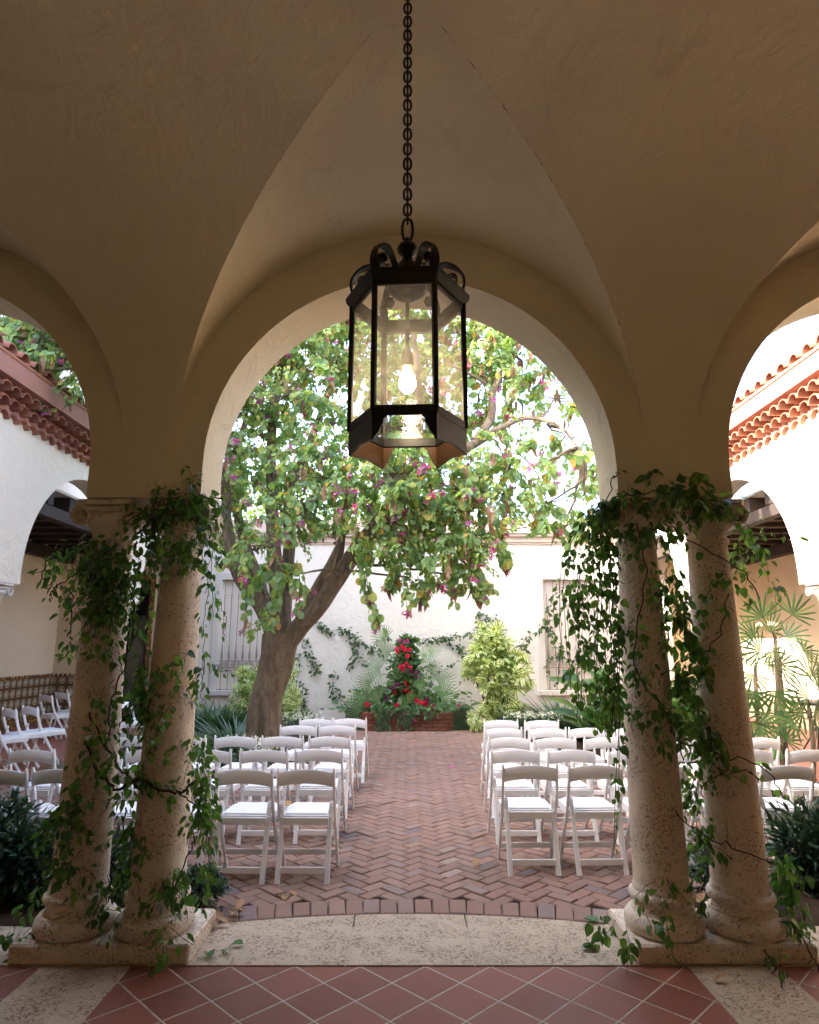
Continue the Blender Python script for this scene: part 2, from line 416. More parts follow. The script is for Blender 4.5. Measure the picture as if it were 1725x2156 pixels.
m_grille = simple('painted_iron', (.33, .26, .235), .55, 0, .4, 40, .2, .2)
m_shutter = simple('pale_shutter', (.84, .78, .70), .6, 0, .3, 20, .1, .08)
m_frame = simple('window_surround', (.74, .70, .65), .7, 0, .3, 20, .1, .05)
m_beam = simple('dark_timber', (.045, .03, .022), .7, 0, .3, 20, .3, .3)
m_board = simple('white_ceiling_board', (.55, .54, .5), .8, 0, .2, 8, .1, .08)
m_black = simple('dark_interior', (.008, .008, .009), .6, 0, .3)
m_door = simple('dark_door_frame', (.02, .017, .015), .4, 0, .5)
m_soil = simple('mulch', (.07, .045, .03), .95, 0, .1, 30, 1.0, .5)
m_stem = simple('vine_stem', (.05, .04, .022), .7, 0, .2)
m_fascia = simple('pink_plaster_band', (.50, .27, .22), .8, 0, .2, 15, .2, .2)
m_goldk = simple('patio_floor', (.35, .13, .09), .6, 0, .3, 10, .2, .2)
n = N('bark'); sv = n.scale((1, 1, .35)); r = n.noise(10, 8, .7, sv, 1.0); r2 = n.noise(40, 5, .7, sv)
col = n.ramp(r, [(.3, (.10, .07, .045)), (.5, (.23, .175, .12)), (.72, (.36, .28, .20))])
col = n.mix(n.math('MULTIPLY', n.g(n.noise(3, 4, .6), .45, .7), .5), col, (.22, .19, .13))
m_bark = n.fin(col, .9, n.bump(r2, .8, .012, n.bump(r, 1.0, .07)), .15)
n = N('roof_tile'); col = island_ramp(n, [(0, (.27, .10, .06)), (.4, (.34, .14, .08)), (.7, (.22, .075, .05)), (1, (.40, .20, .13))])
col = n.mix(n.math('MULTIPLY', n.g(n.noise(6, 6, .7), .5, .7), .45), col, (.16, .08, .06))
m_tile = n.fin(col, .8, n.bump(n.noise(50, 4, .6), .3, .005), .25)
# glazed dado: patterned tile panel
def dado():
    n = N('glazed_dado_tile'); sx = n.t.nodes.new('ShaderNodeSeparateXYZ'); n.l(n.tc.outputs['Object'], sx.inputs[0])
    hor = n.math('ADD', sx.outputs[0], sx.outputs[1]); T = .2
    fu = n.math('SUBTRACT', n.math('FRACT', n.math('DIVIDE', n.math('ADD', hor, 100.0), T)), .5)
    fv = n.math('SUBTRACT', n.math('FRACT', n.math('DIVIDE', n.math('ADD', sx.outputs[2], 9.93), T)), .5)
    rr = n.math('SQRT', n.math('ADD', n.math('POWER', n.math('ABSOLUTE', fu), 2.0), n.math('POWER', n.math('ABSOLUTE', fv), 2.0)))
    ring = n.math('ABSOLUTE', n.math('SUBTRACT', rr, .33)); pet = n.math('ABSOLUTE', n.math('SUBTRACT', rr, .15))
    base = n.mix(n.noise(9, 4, .6), (.20, .11, .045), (.13, .075, .035))
    c = n.mix(n.math('LESS_THAN', ring, .035), base, (.5, .45, .34)); c = n.mix(n.math('LESS_THAN', pet, .05), c, (.46, .42, .33))
    cr = n.math('LESS_THAN', n.math('ABSOLUTE', n.math('MULTIPLY', fu, fv)), .004)
    c = n.mix(n.math('MULTIPLY', cr, n.math('LESS_THAN', rr, .33)), c, (.42, .38, .28))
    ed = n.math('GREATER_THAN', n.math('MAXIMUM', n.math('ABSOLUTE', fu), n.math('ABSOLUTE', fv)), .475)
    c = n.mix(ed, c, (.07, .045, .025))
    return n.fin(c, .25, n.bump(n.math('SUBTRACT', 1.0, ed), .3, .003), .5)
m_dado = dado()
n = N('gold_border_tile'); c = n.mix(n.g(n.vor(12), .25, .45), (.40, .24, .06), (.16, .075, .03)); m_gold = n.fin(c, .25, None, .5)
n = N('lantern_glass')
gl = n.t.nodes.new('ShaderNodeBsdfTransparent'); gg = n.t.nodes.new('ShaderNodeBsdfGlossy'); gg.inputs['Roughness'].default_value = .06
dif = n.t.nodes.new('ShaderNodeBsdfTranslucent'); dif.inputs[0].default_value = (.95, .9, .8, 1); gl.inputs[0].default_value = (.95, .93, .89, 1)
m1 = n.t.nodes.new('ShaderNodeMixShader'); m2 = n.t.nodes.new('ShaderNodeMixShader')
seed = n.math('ADD', n.math('MULTIPLY', n.g(n.noise(38, 3, .6), .45, .8), .08), .07)
n.l(seed, m1.inputs[0]); n.l(gl.outputs[0], m1.inputs[1]); n.l(dif.outputs[0], m1.inputs[2])
m2.inputs[0].default_value = .06; n.l(m1.outputs[0], m2.inputs[1]); n.l(gg.outputs[0], m2.inputs[2]); n.l(m2.outputs[0], n.out.inputs[0])
n.l(n.bump(n.noise(45, 3, .6), .5, .004), gg.inputs['Normal']); m_glass = n.m
n = N('lit_bulb'); n.b.inputs['Emission Color'].default_value = (1, .78, .5, 1); n.b.inputs['Emission Strength'].default_value = 7; m_bulb = n.fin((1, .8, .5))
n = N('door_glass'); m_dglass = n.fin((.10, .10, .075), .12, None, .6)
# ================================================================== FLOORS
p0 = G(759.5, 2034.6); TS = (p0.x - G(623, 2034.6).x)/math.sqrt(2)
YE = p0.y                                            # edge of the tiles, front of the threshold slabs
c45 = math.sqrt(.5); TX = -(p0.x*c45 - p0.y*c45); TY = -(p0.x*c45 + p0.y*c45)
m_tiles = tilefloor()
BAY, A, B, VC, VH, SPR = 3.26, 1.47, 1.65, 2.2, 1.47, 2.88    # bay spacing, vault half spans, centre y, rise, springing
WF, WB = 3.85, 4.25                                  # arcade wall: inner and courtyard face
CR = 1.28; CZ = 2.75; HC = 2.54                       # arch radius, centre height, top of capitals
COLX = (1.43, 1.876); COLY = 4.03
XW = 5.0                                             # courtyard face of the side arcades
YB = 15.0                                            # back wall
def sheet(name, x0, x1, y0, y1, z, mat, kind='structure', nx=1, ny=1, parent=None):
    m = M(); m.grid(lambda u, v: (x0+(x1-x0)*u, y0+(y1-y0)*v, z), nx, ny); return m.build(name, mat, parent, kind=kind)
m = M(); 
m.grid(lambda u, v: (-120+240*u, -120+240*v, -.06), 8, 8)
m.build('ground', m_soil, kind='structure')
sheet('loggia_floor', -8.6, 8.6, -3.2, YE-.004, 0, m_tiles)
# bands of coral stone under the piers, running towards the camera
m = M()
for c in (-1.5, -.5, .5, 1.5):
    s = 1 if c > 0 else -1; xa = 1.465 + (abs(c)-.5)*BAY
    for y0, y1 in ((-3, -1.2), (-1.194, .9), (.906, 2.4), (2.406, YE-.01)): m.box(min(s*xa, s*(xa+.47)), max(s*xa, s*(xa+.47)), y0, y1, -.02, .005, .003)
m.build('stone_floor_band', m_slab, kind='structure')
# threshold: three slabs with a curved courtyard edge per bay
def yarc(x): return 4.5 - .11*x*x
m = M()
def slab(xs, z1=.006, ylow=YE, yf=yarc):
    n = 14
    for a, b in zip(xs[:-1], xs[1:]):
        a += .004; b -= .004
        pts = [(a+(b-a)*i/n, yf(a+(b-a)*i/n)-.004) for i in range(n+1)]
        m.prism([(a, ylow), (b, ylow)] + pts[::-1], 'z', -.05, z1)
slab([-1.75, -.34, .345, 1.75])
for s in (-1, 1):
    m.box(*sorted((s*1.758, s*2.3)), YE, 4.3, -.05, .006, .003); m.box(*sorted((s*2.308, s*4.4)), YE, 4.32, -.05, .005, .003)
m.build('stone_threshold', m_slab, kind='structure')
sheet('threshold_mortar', -4.4, 4.4, YE+.001, 4.31, .002, simple('pale_mortar', (.5, .44, .35), .9, 0, .1, 40, .3, .3))
# herringbone paving
def chop(V):  # brick top with worn edges
    return V
def pav():
    m = M(); w = .1; g = .0045; c = .7071
    NN = 150
    for i in range(-NN, NN):
        for j in range(-NN, NN):
            k = (i-j) % 4
            if k == 0: x0, y0, L, W = i, j, 2, 1
            elif k == 3: x0, y0, L, W = i, j, 1, 2
            else: continue
            cx, cy = (x0+L/2)*w, (y0+W/2)*w
            X, Y = (cx-cy)*c, (cx+cy)*c + 9.0
            if abs(X) > 5.1 or Y < 4.5 or Y > 15.0: continue
            if abs(X) < 1.9 and Y < yarc(X)+.245: continue
            if Y < 4.75 and abs(X) >= 1.9: continue
            hx, hy = L*w/2-g, W*w/2-g; ang = R(45)+random.gauss(0, .012)
            dz = random.gauss(0, .0022); tx, ty = random.gauss(0, .008), random.gauss(0, .008)
            rot = Matrix.Rotation(ang, 3, 'Z'); vs = []
            for q, (sh, zz) in enumerate(((0, -.03), (0, -.006), (.006, 0))):
                for sx, sy in ((-1, -1), (1, -1), (1, 1), (-1, 1)):
                    jx = random.gauss(0, .0012)
                    p = rot @ Vector((sx*(hx-sh)+jx, sy*(hy-sh)+jx, 0)); vs.append((X+p.x, Y+p.y, zz + dz + p.x*tx + p.y*ty if q else zz))
            m.add(vs, [(0, 1, 5, 4), (1, 2, 6, 5), (2, 3, 7, 6), (3, 0, 4, 7), (4, 5, 9, 8), (5, 6, 10, 9), (6, 7, 11, 10), (7, 4, 8, 11), (8, 9, 10, 11)])
    # soldier course along the curved slab
    x = -1.82
    while x < 1.82:
        wd = .112; sl = -.22*x; X = x+wd/2; Y = yarc(X)+.125; a = math.atan(sl)
        rot = Matrix.Rotation(a+random.gauss(0, .01), 3, 'Z'); vs = []; dz = random.gauss(0.008, .002)
        hx, hy = wd/2/1.0-.0032, .115+random.gauss(0, .003)
        for q, (sh, zz) in enumerate(((0, -.04), (0, -.006), (.008, .001))):
            for sx, sy in ((-1, -1), (1, -1), (1, 1), (-1, 1)):
                p = rot @ Vector((sx*(hx-sh)+random.gauss(0, .0015), sy*(hy-sh), 0)); vs.append((X+p.x, Y+p.y, zz+dz))
        m.add(vs, [(0, 1, 5, 4), (1, 2, 6, 5), (2, 3, 7, 6), (3, 0, 4, 7), (4, 5, 9, 8), (5, 6, 10, 9), (6, 7, 11, 10), (7, 4, 8, 11), (8, 9, 10, 11)])
        x += wd*math.cos(a)
    return m.build('brick_paving', m_brick, kind='structure')
pav()
nj = N('paving_joint_sand'); m_joint = nj.fin(nj.mix(nj.noise(12, 5, .7), (.018, .013, .011), (.05, .036, .028)), .95, nj.bump(nj.noise(90, 3, .6), .5, .004), .1)
m = M(); m.grid(lambda u, v: (-5.1+10.2*u, 4.3+10.7*v, -.011), 1, 1); m.build('paving_bed', m_joint, kind='structure')
def bed(name, poly, z=.035):
    """planting soil with a slightly mounded, rough top"""
    m = M(); n = len(poly); cx = sum(p[0] for p in poly)/n; cy = sum(p[1] for p in poly)/n; rings = 7
    vs = []
    dense = []
    for i in range(n):
        a, b = Vector(poly[i]), Vector(poly[(i+1) % n]); k = max(2, int((b-a).length/.12))
        dense += [a+(b-a)*t/k for t in range(k)]
    for r in range(rings+1):
        t = 1 - r/rings*.97
        for p in dense:
            x, y = cx+(p.x-cx)*t, cy+(p.y-cy)*t
            h = -.02 if r == 0 else z*min(1, r/1.5) + .02*noise.noise(Vector((x*6, y*6, 0)))
            vs.append((x, y, h))
    L = len(dense); fs = [(r*L+k, r*L+(k+1) % L, (r+1)*L+(k+1) % L, (r+1)*L+k) for r in range(rings) for k in range(L)]
    fs.append(tuple(rings*L+k for k in range(L))); m.add(vs, fs); return m.build(name, m_soil, kind='structure')
bed('tree_bed_soil', [(-1.7, 8.3), (-1.35, 9.6), (-1.5, 11.5), (-1.7, 14.9), (-4.95, 14.9), (-4.95, 8.5), (-3.4, 7.6)])
bed('palm_bed_soil', [(2.0, 10.9), (2.6, 9.6), (3.7, 8.6), (4.3, 6.6), (4.95, 6.4), (4.95, 14.9), (1.75, 14.9), (1.7, 12.5)])
bed('front_bed_soil', [(-4.8, 4.3), (-1.35, 4.28), (-1.22, 4.55), (-1.5, 4.8), (-2.4, 4.95), (-4.8, 5.1)])
bed('front_bed_soil', [(4.8, 4.3), (1.62, 4.28), (1.6, 4.6), (2.0, 4.9), (3.0, 5.2), (4.8, 5.3)])

# ================================================================== THE LOGGIA THE CAMERA STANDS IN
log = thing('loggia', 'cream plastered vaulted loggia framing the courtyard with arches on paired stone columns', 'loggia', (0, COLY, 0))
def wallfn(m, x0, x1, xc, yf, yb, ztop, r, cz, zs, swap=None, thick=True):
    """arched wall of one bay along x: x0..x1, arch centre xc, springing zs; swap maps (x,y,z) of a side arcade"""
    f = swap or (lambda x, y, z: (x, y, z)); n = 40
    arch = [(xc-r, zs)] + [(xc-r*math.cos(math.pi*i/n), cz+r*math.sin(math.pi*i/n)) for i in range(n+1)] + [(xc+r, zs)]
    out = [(x0, zs)]
    for i in range(n+1):
        t = math.pi*i/n; dx, dz = -math.cos(t), math.sin(t)
        k = 1e9
        if dx < -1e-6: k = min(k, (x0-xc)/dx)
        if dx > 1e-6: k = min(k, (x1-xc)/dx)
        if dz > 1e-6: k = min(k, (ztop-cz)/dz)
        out.append((xc+dx*k, cz+dz*k))
    out.append((x1, zs))
    for y in (yf, yb):
        vs = [f(p[0], y, p[1]) for p in arch] + [f(p[0], y, p[1]) for p in out]; L = len(arch)
        fs = [(i, i+1, L+i+1, L+i) for i in range(L-1)]
        # corner fillers
        m.add(vs, fs)
        for sx in (x0, x1):
            pts = [p for p in out if abs(p[0]-sx) < 1e-6]; top = max(p[1] for p in pts)
            q = [p for p in out if abs(p[1]-ztop) < 1e-6]
            qx = min(q, key=lambda p: abs(p[0]-sx)); pz = max(pts, key=lambda p: p[1])
            if top < ztop-1e-6: m.add([f(sx, y, pz[1]), f(qx[0], y, ztop), f(sx, y, ztop)], [(0, 1, 2)])
    # soffit, strips across the thickness with a softened arris
    K = 4
    vs = []
    for p in arch:
        for k in range(K+1): vs.append(f(p[0], yf+(yb-yf)*k/K, p[1]))
    fs = [(i*(K+1)+k, i*(K+1)+k+1, (i+1)*(K+1)+k+1, (i+1)*(K+1)+k) for i in range(len(arch)-1) for k in range(K)]
    m.add(vs, fs)
    for xa, xb in ((x0, xc-r), (xc+r, x1)):
        m.add([f(xa, yf, zs), f(xb, yf, zs), f(xb, yb, zs), f(xa, yb, zs)], [(0, 1, 2, 3)])
m = M()
for k in (-2, -1, 0, 1, 2):
    wallfn(m, (k-.5)*BAY, (k+.5)*BAY, k*BAY, WF, WB, 5.2, CR, CZ, HC+.004)
m.build('arcade_wall', m_inner, log, 50)
# vault: for each bay a groin vault, transverse bands between bays
def vz(u, v): return SPR + VH*max(math.sqrt(max(0, 1-u*u)), math.sqrt(max(0, 1-v*v)))
def vault(rows):
    m = M(); n = 48; hb = BAY/2
    for (yc, kk) in rows:
        for k in kk:
            xc = k*BAY
            P_ = [[None]*(n+1) for _ in range(n+1)]; vs = []; fs = []
            for j in range(n+1):
                for i in range(n+1):
                    u = math.sin(math.pi/2*(2*i/n-1)); v = math.sin(math.pi/2*(2*j/n-1))
                    vs.append((xc+A*u, yc+B*v, vz(u, v)))
            for j in range(n):
                for i in range(n):
                    q = (j*(n+1)+i, j*(n+1)+i+1, (j+1)*(n+1)+i+1, (j+1)*(n+1)+i)
                    if i == j: fs += [(q[0], q[1], q[2]), (q[0], q[2], q[3])]
                    elif i+j == n-1: fs += [(q[0], q[1], q[3]), (q[1], q[2], q[3])]
                    else: fs.append(q)
            m.add(vs, fs)
            for sx in (-1, 1):
                vs = []
                for j in range(n+1):
                    v = math.sin(math.pi/2*(2*j/n-1)); z = SPR+VH*math.sqrt(max(0, 1-v*v))
                    vs += [(xc+sx*A, yc+B*v, z), (xc+sx*hb, yc+B*v, z)]
                m.add(vs, [(2*j, 2*j+1, 2*j+3, 2*j+2) for j in range(n)])
    me = m.mesh('vaulted_ceiling', 12); return me
ROWS = [(VC, (-2, -1, 0, 1, 2)), (VC-2*B, (-2, -1, 0, 1, 2))]
me = vault(ROWS); link('vaulted_ceiling', me, m_inner, log)
# piers carrying the second row, back and end walls, roof slab
for k in (-2.5, -1.5, 1.5, 2.5):
    m = M(); m.box(k*BAY-.16, k*BAY+.16, VC-B-.16, VC-B+.16, 0, SPR, .02); m.build('pier', m_inner, log)
m = M()
m.box(-8.6, 8.6, -3.0, -2.75, 0, 5.2); m.build('rear_wall', m_inner, log)
for s in (-1, 1):
    m = M(); m.box(*sorted((s*8.16, s*8.5)), -2.75, WB, 0, 5.2); m.build('end_wall', m_inner, log)
m = M(); m.box(-8.7, 8.7, -3.1, WB+.0, 5.203, 5.35); m.build('roof', m_tile, log)
# hairline cracks along the right-hand groin, as in old plaster
m = M()
m_crack = simple('crack_line', (.16, .12, .07), .9, 0, .1)
for s, a0, a1, k, lo, hi in ((1, .06, .88, 150, .0002, .0018), (-1, .06, .5, 60, .0006, .001)):
    m = M(); pts = []; rad = []
    for q in range(k+1):
        t = a0+(a1-a0)*q/k; u = math.sin(math.pi/2*t); pts.append((s*A*u+random.gauss(0, .0012), VC+B*u, vz(u, u)-.0003))
        rad.append(lo+(hi-lo)*max(0, noise.noise(Vector((q*.35, s*5, 0)))*1.6+.35))
    m.tube(pts, rad, 4); m.build('plaster_crack', m_crack, log)

# columns
def volute(m, cx, yf, cz, sgn, r=.062):
    """spiral scroll relief on a vertical face at y=yf, plus the bolster behind it"""
    pts = []; rad = []
    for i in range(46):
        t = i/45; a = math.pi/2 + sgn*(-t)*math.pi*4.2; rr = r*(1-.82*t)
        pts.append((cx+rr*math.cos(a), yf, cz+rr*math.sin(a))); rad.append(.0115*(1-.45*t))
    m.tube(pts, rad, 8)
def capital(m, x, y, zt):
    m.box(x-.168, x+.168, y-.168, y+.168, zt-.034, zt, .008)          # abacus
    for sy in (-1, 1):
        yf = y+sy*.135
        for sx in (-1, 1): volute(m, x+sx*.142, yf+sy*.004, zt-.098, sx)
        # canalis between the scrolls, sagging
        pts = [(x-.142+.284*i/12, yf, zt-.046-.013*math.sin(math.pi*i/12)) for i in range(13)]
        m.bar(pts, .022, .03, (0, 1, 0)); 
        pts = [(x-.1+.2*i/12, yf-sy*.004, zt-.078-.02*math.sin(math.pi*i/12)) for i in range(13)]
        m.tube(pts, .010, 6)
    for sx in (-1, 1):                                                 # bolsters
        prof = []
        for i in range(13):
            t = -1+2*i/12; prof.append((x+sx*.142, y+.128*t, zt-.098))
        rad = [.062-.02*(1-abs(-1+2*i/12))**.7 + (.006 if i in (5, 6, 7) else 0) for i in range(13)]
        m.tube(prof, rad, 20)
    m.box(x-.14, x+.14, y-.122, y+.122, zt-.095, zt-.033, .01)
    m.lathe([(.112, -.27), (.116, -.225), (.122, -.19), (.145, -.15), (.158, -.12), (.150, -.095), (.12, -.09)], (x, y, zt), 40)
def column(x, y, twist=False, mat=None, zb=.1):
    mat = mat or m_coral
    m = M(); z0, z1 = zb+.215, HC-.255
    prof = [(.158, z0-.01), (.158, z0+.012), (.151, z0+.03)]
    for i in range(25):
        t = i/24; prof.append((.151-.034*t**1.6, z0+.03+(z1-z0-.05)*t))
    prof += [(.119, z1-.015), (.128, z1-.008), (.132, z1+.004), (.128, z1+.016), (.118, z1+.02), (.116, z1+.04)]
    ph = random.uniform(0, 10)
    if twist:
        f = lambda r, z, t: r*.93*(1+.11*math.cos(3*(t-z*5.2))) if z0+.05 < z < z1-.03 else r*.93
        prof = [(r, z) for r, z in prof]
        pr2 = []
        for (r, z), (r2, z2) in zip(prof, prof[1:]):
            k = 6 if z2-z > .05 else 1
            for q in range(k): pr2.append((r+(r2-r)*q/k, z+(z2-z)*q/k))
        m.lathe(pr2+[prof[-1]], (x, y, 0), 48, f)
    else:
        f = lambda r, z, t: r*(1+.012*noise.noise(Vector((math.cos(t)*1.5, math.sin(t)*1.5, z*2+ph))))
        m.lathe(prof, (x, y, 0), 48, f)
    c = m.build('column', mat, log if not twist else None, 30)
    return c
def colparts(x, y, root, twist=False, mat=None, zb=.1):
    mat = mat or m_coral; m = M(); ph = random.uniform(0, 9)
    c = None
    mm = M()
    # shaft
    sh = column(x, y, twist, mat, zb); sh.parent = root
    if twist:
        off = OFF[root.name]; sh.data.transform(Matrix.Translation(-off)); OFF[sh.name] = off
    b = M(); k = .208
    prof = [(.17, 0), (.198, .006), (.213, .028), (.216, .052), (.21, .078), (.192, .098), (.174, .104), (.172, .114), (.160, .122), (.154, .138), (.160, .152), (.172, .158),
            (.178, .168), (.181, .182), (.177, .196), (.166, .205), (.158, .207), (.150, .214)]
    b.lathe([(r, z+zb) for r, z in prof], (x, y, 0), 56, lambda r, z, t: r*(1+.014*noise.noise(Vector((math.cos(t)*2, math.sin(t)*2, z*9+ph)))))
    b.build('base', mat, sh, 40)
    cp = M(); capital(cp, x, y, HC); cp.build('capital', mat, sh, 40)
for s in (-1, 1):
    for q in (1, 0) if s < 0 else (0, 1): colparts(s*COLX[q], COLY, log)
for s in (-1, 1):
    for x in (4.72, 5.0): colparts(s*x, COLY, log)
def plinth(x0, x1):
    m = M(); m.box(x0, x1, YE+.002, 4.33, .0, .1, .012); return m.build('plinth', m_coral, log)
plinth(-2.13, -1.17); plinth(1.2, 2.17); plinth(-5.3, -4.45); plinth(4.45, 5.3)

# ================================================================== SIDE ARCADES
PY = [4.25+3.6*0, 8.0, 11.75, 15.5]
def tile_end(m, cx, cy, cz, r, ax, L, steps=6, conv=True, th=.012):
    """half-barrel tile with axis along ax (unit Vector, horizontal) starting at (cx,cy,cz)"""
    ax = Vector(ax); side = Vector((-ax.y, ax.x, 0)).normalized(); c = Vector((cx, cy, cz)); vs = []
    for e in (0, 1):
        for rr in (r*(1-.1*e), (r-th)*(1-.1*e)):
            for i in range(steps+1):
                a = math.pi*i/steps; vs.append(c + ax*L*e + side*math.cos(a)*rr + Vector((0, 0, math.sin(a)*rr*.95)))
    n = steps+1; fs = []
    for i in range(steps):
        fs += [(i, i+1, 2*n+i+1, 2*n+i), (n+i, 3*n+i, 3*n+i+1, n+i+1), (i, n+i, n+i+1, i+1)]
    fs += [(0, 2*n, 3*n, n), (steps, n+steps, 3*n+steps, 2*n+steps)]
    m.add(vs, fs)
def side_arcade(s, label):
    root = thing('side_arcade', label, 'arcade', (s*XW, 9.8, 0))
    sw = lambda x, y, z: (s*y, x, z)            # bay runs along y
    XI = XW+.36; ZT = 4.46
    m = M()
    for a, b in zip(PY[:-1], PY[1:]):
        wallfn(m, a, b, (a+b)/2, XW, XI, ZT, (b-a)/2-.30, 2.62, 2.44, sw)
    m.build('arcade_wall', m_side, root, 50)
    # columns under the piers
    for y in PY[1:3]:
        c = M(); f = lambda r, z, t: r*(1+.11*math.cos(3*(t-s*z*5.6))) if .4 < z < 2.12 else r
        prof = [(.15, .14)] + [(.128-.012*i/70, .3+1.86*i/70) for i in range(71)] + [(.12, 2.165), (.128, 2.175), (.12, 2.19)]
        c.lathe(prof, (s*(XW+.18), y, 0), 40, f); sh = c.build('column', m_pale, root)
        b = M(); b.box(s*(XW+.18)-.2, s*(XW+.18)+.2, y-.2, y+.2, .1, .17, .01)
        b.lathe([(.19, .17), (.2, .2), (.19, .23), (.165, .24), (.16, .26), (.17, .28), (.165, .3), (.14, .31)], (s*(XW+.18), y, 0), 36); b.build('base', m_pale, sh)
        cp = M()
        # capital turned so its scrolls face the courtyard
        t = M(); capital(t, 0, 0, 2.436)
        cp.add([(s*(XW+.18)+v[1]*1.1, y+v[0]*1.1, v[2]) for v in t.v], t.f); cp.build('capital', m_pale, sh, 40)
    # floor and step
    m = M(); m.box(*sorted((s*(XW-.03), s*8.2)), 4.27, 16.3, -.04, .095, .01); m.build('floor', m_goldk, root)
    # outer wall with tiled dado, ceiling beams
    m = M(); m.box(*sorted((s*7.75, s*8.0)), 4.26, 16.4, 0, 4.4); m.build('rear_wall', m_cream, root)
    if s < 0:
        m = M(); m.box(-7.75, -7.72, 4.3, 14.43, .1, 1.03); m.box(-7.718, -6.95, 14.40, 14.43, .1, 1.03); m.build('tiled_dado', m_dado, root)
        m = M()
        y = 4.35
        while y < 14.35:
            m.prism([(y, 1.031), (y+.09, 1.031), (y+.07, 1.085), (y+.045, 1.11), (y+.02, 1.085)], 'x', -7.75, -7.725); y += .1
        x = -7.7
        while x < -7.0:
            m.prism([(x, 1.031), (x+.09, 1.031), (x+.07, 1.085), (x+.045, 1.11), (x+.02, 1.085)], 'y', 14.402, 14.428); x += .1
        m.box(-7.718, -7.705, 4.3, 14.39, .1, .28); m.build('dado_border', m_gold, root)
    if s < 0:   # wall across the end, with a doorway
        m = M(); dx0, dx1, dz = -6.85, -5.75, 3.15
        m.box(-7.75, dx0, 14.43, 14.7, 0, 4.4); m.box(dx1, -5.36, 14.43, 14.7, 0, 4.4); m.box(dx0, dx1, 14.43, 14.7, dz, 4.4); m.build('end_wall', m_cream, root)
        m = M(); m.box(dx0-.1, dx0, 14.40, 14.46, .1, dz+.1); m.box(dx1, dx1+.1, 14.40, 14.46, .1, dz+.1); m.box(dx0, dx1, 14.40, 14.46, dz, dz+.1); m.build('tile_door_border', m_gold, root)
        m = M(); m.box(dx0, dx1, 14.6, 14.66, .1, dz); d = m.build('dark_doorway_backing', m_black, root)  # flat dark sheet painted as the unlit space beyond the doorway
        m = M(); m.box(dx0+.0, dx0+.09, 14.5, 14.59, .1, dz, .005); m.box(dx1-.09, dx1, 14.5, 14.59, .1, dz, .005); m.box(dx0+.49, dx0+.6, 14.5, 14.59, .1, dz, .005)
        m.build('door_frame', m_door, d)
        m = M(); m.box(dx0+.65, dx1-.1, 14.54, 14.56, .25, 2.35); m.build('pane', m_dglass, d)
    else:
        m = M(); m.box(5.36, 7.75, 15.9, 16.1, 0, 4.4); m.build('end_wall', m_cream, root)
    m = M(); m.box(*sorted((s*(XI+.002), s*7.74)), 4.26, 16.3, 3.98, 4.02); m.build('ceiling', m_board, root)
    y = 5.0; 
    while y < 16.2:
        m = M(); m.box(*sorted((s*(XI+.005), s*7.745)), y, y+.17, 3.74, 3.975, .01); m.build('ceiling_beam', m_beam, root); y += .62
    m = M(); m.box(*sorted((s*7.55, s*7.73)), 4.3, 16.2, 3.5, 3.735, .01); m.box(*sorted((s*(XI+.006), s*(XI+.16))), 4.3, 16.2, 3.55, 3.735, .01); m.build('wall_plate', m_beam, root)
    # corbelled tile cornice: three staggered rows, each farther out
    m = M(); sp = .21
    for row in range(3):
        xo = XW - .02 - .065*row; y = 4.3 + (sp/2 if row % 2 else 0); z = ZT-.05+.14*row
        while y < 15.0:
            tile_end(m, s*(xo-.045+random.gauss(0, .004)), y, z+random.gauss(0, .003), .1, (s, 0, 0), .3); y += sp
    m.build('tile_cornice', m_tile, root, 60)
    m = M(); m.box(*sorted((s*(XW+.002), s*(XI))), 4.26, 15.5, ZT+.001, 5.0); m.build('cornice_backing', m_fascia, root)
    m = M(); zb_ = ZT+.385
    m.prism([(XW-.20, zb_), (XW+.01, zb_), (XW+.01, zb_+.19), (XW-.29, zb_+.17)] if s > 0 else [(-XW+.20, zb_), (-XW+.29, zb_+.17), (-XW-.01, zb_+.19), (-XW-.01, zb_)], 'y', 4.28, 15.0)
    m.build('fascia_band', m_fascia, root)
    if s < 0:
        m = M(); m.box(-9.2, -8.45, 3.0, 16.6, 4.0, 12.0); m.box(-9.3, -8.35, 2.9, 16.7, 12.003, 12.2); m.build('added_sun_screen_wall', m_side, root)  # tall wall added behind the left roof to keep sun off the courtyard
    # pitched roof of barrel tiles above
    r = M(); rp = .27; y = 4.35; base = zb_+.19
    r.add([(s*(XW-.3), 4.26, base), (s*(XW-.3), 15.3, base), (s*8.3, 15.3, base+1.25), (s*8.3, 4.26, base+1.25)], [(0, 1, 2, 3)])
    r.add([(s*(XW-.3), 4.26, base-.02), (s*(XW-.3), 15.3, base-.02), (s*(XW-.3), 15.3, base+.02), (s*(XW-.3), 4.26, base+.02)], [(0, 1, 2, 3)])
    while y < 15.1:
        sl = 1.25/3.6
        for q in range(8):
            xx = XW-.33+q*.42; vs = []; n = 8
            for e in (0, 1):
                for rr in (.092-.012*e, .078-.012*e):
                    for i in range(n+1):
                        a = math.pi*i/n; vs.append((s*(xx+.46*e), y+rr*math.cos(a), base+.01+(xx-XW+.33+.46*e)*sl + (0.022 if e == 0 else 0) + rr*math.sin(a)))
            k = n+1; fs = []
            for i in range(n): fs += [(i, i+1, 2*k+i+1, 2*k+i), (i, k+i, k+i+1, i+1), (k+i, 3*k+i, 3*k+i+1, k+i+1)]
            r.add(vs, fs)
        y += rp
    r.build('roof', m_tile, root, 60)
    return root
side_arcade(-1, 'cream side arcade on the left in shade with dark tiled eaves and tiled dado inside')
side_arcade(1, 'sunlit white side arcade on the right under orange tile eaves')

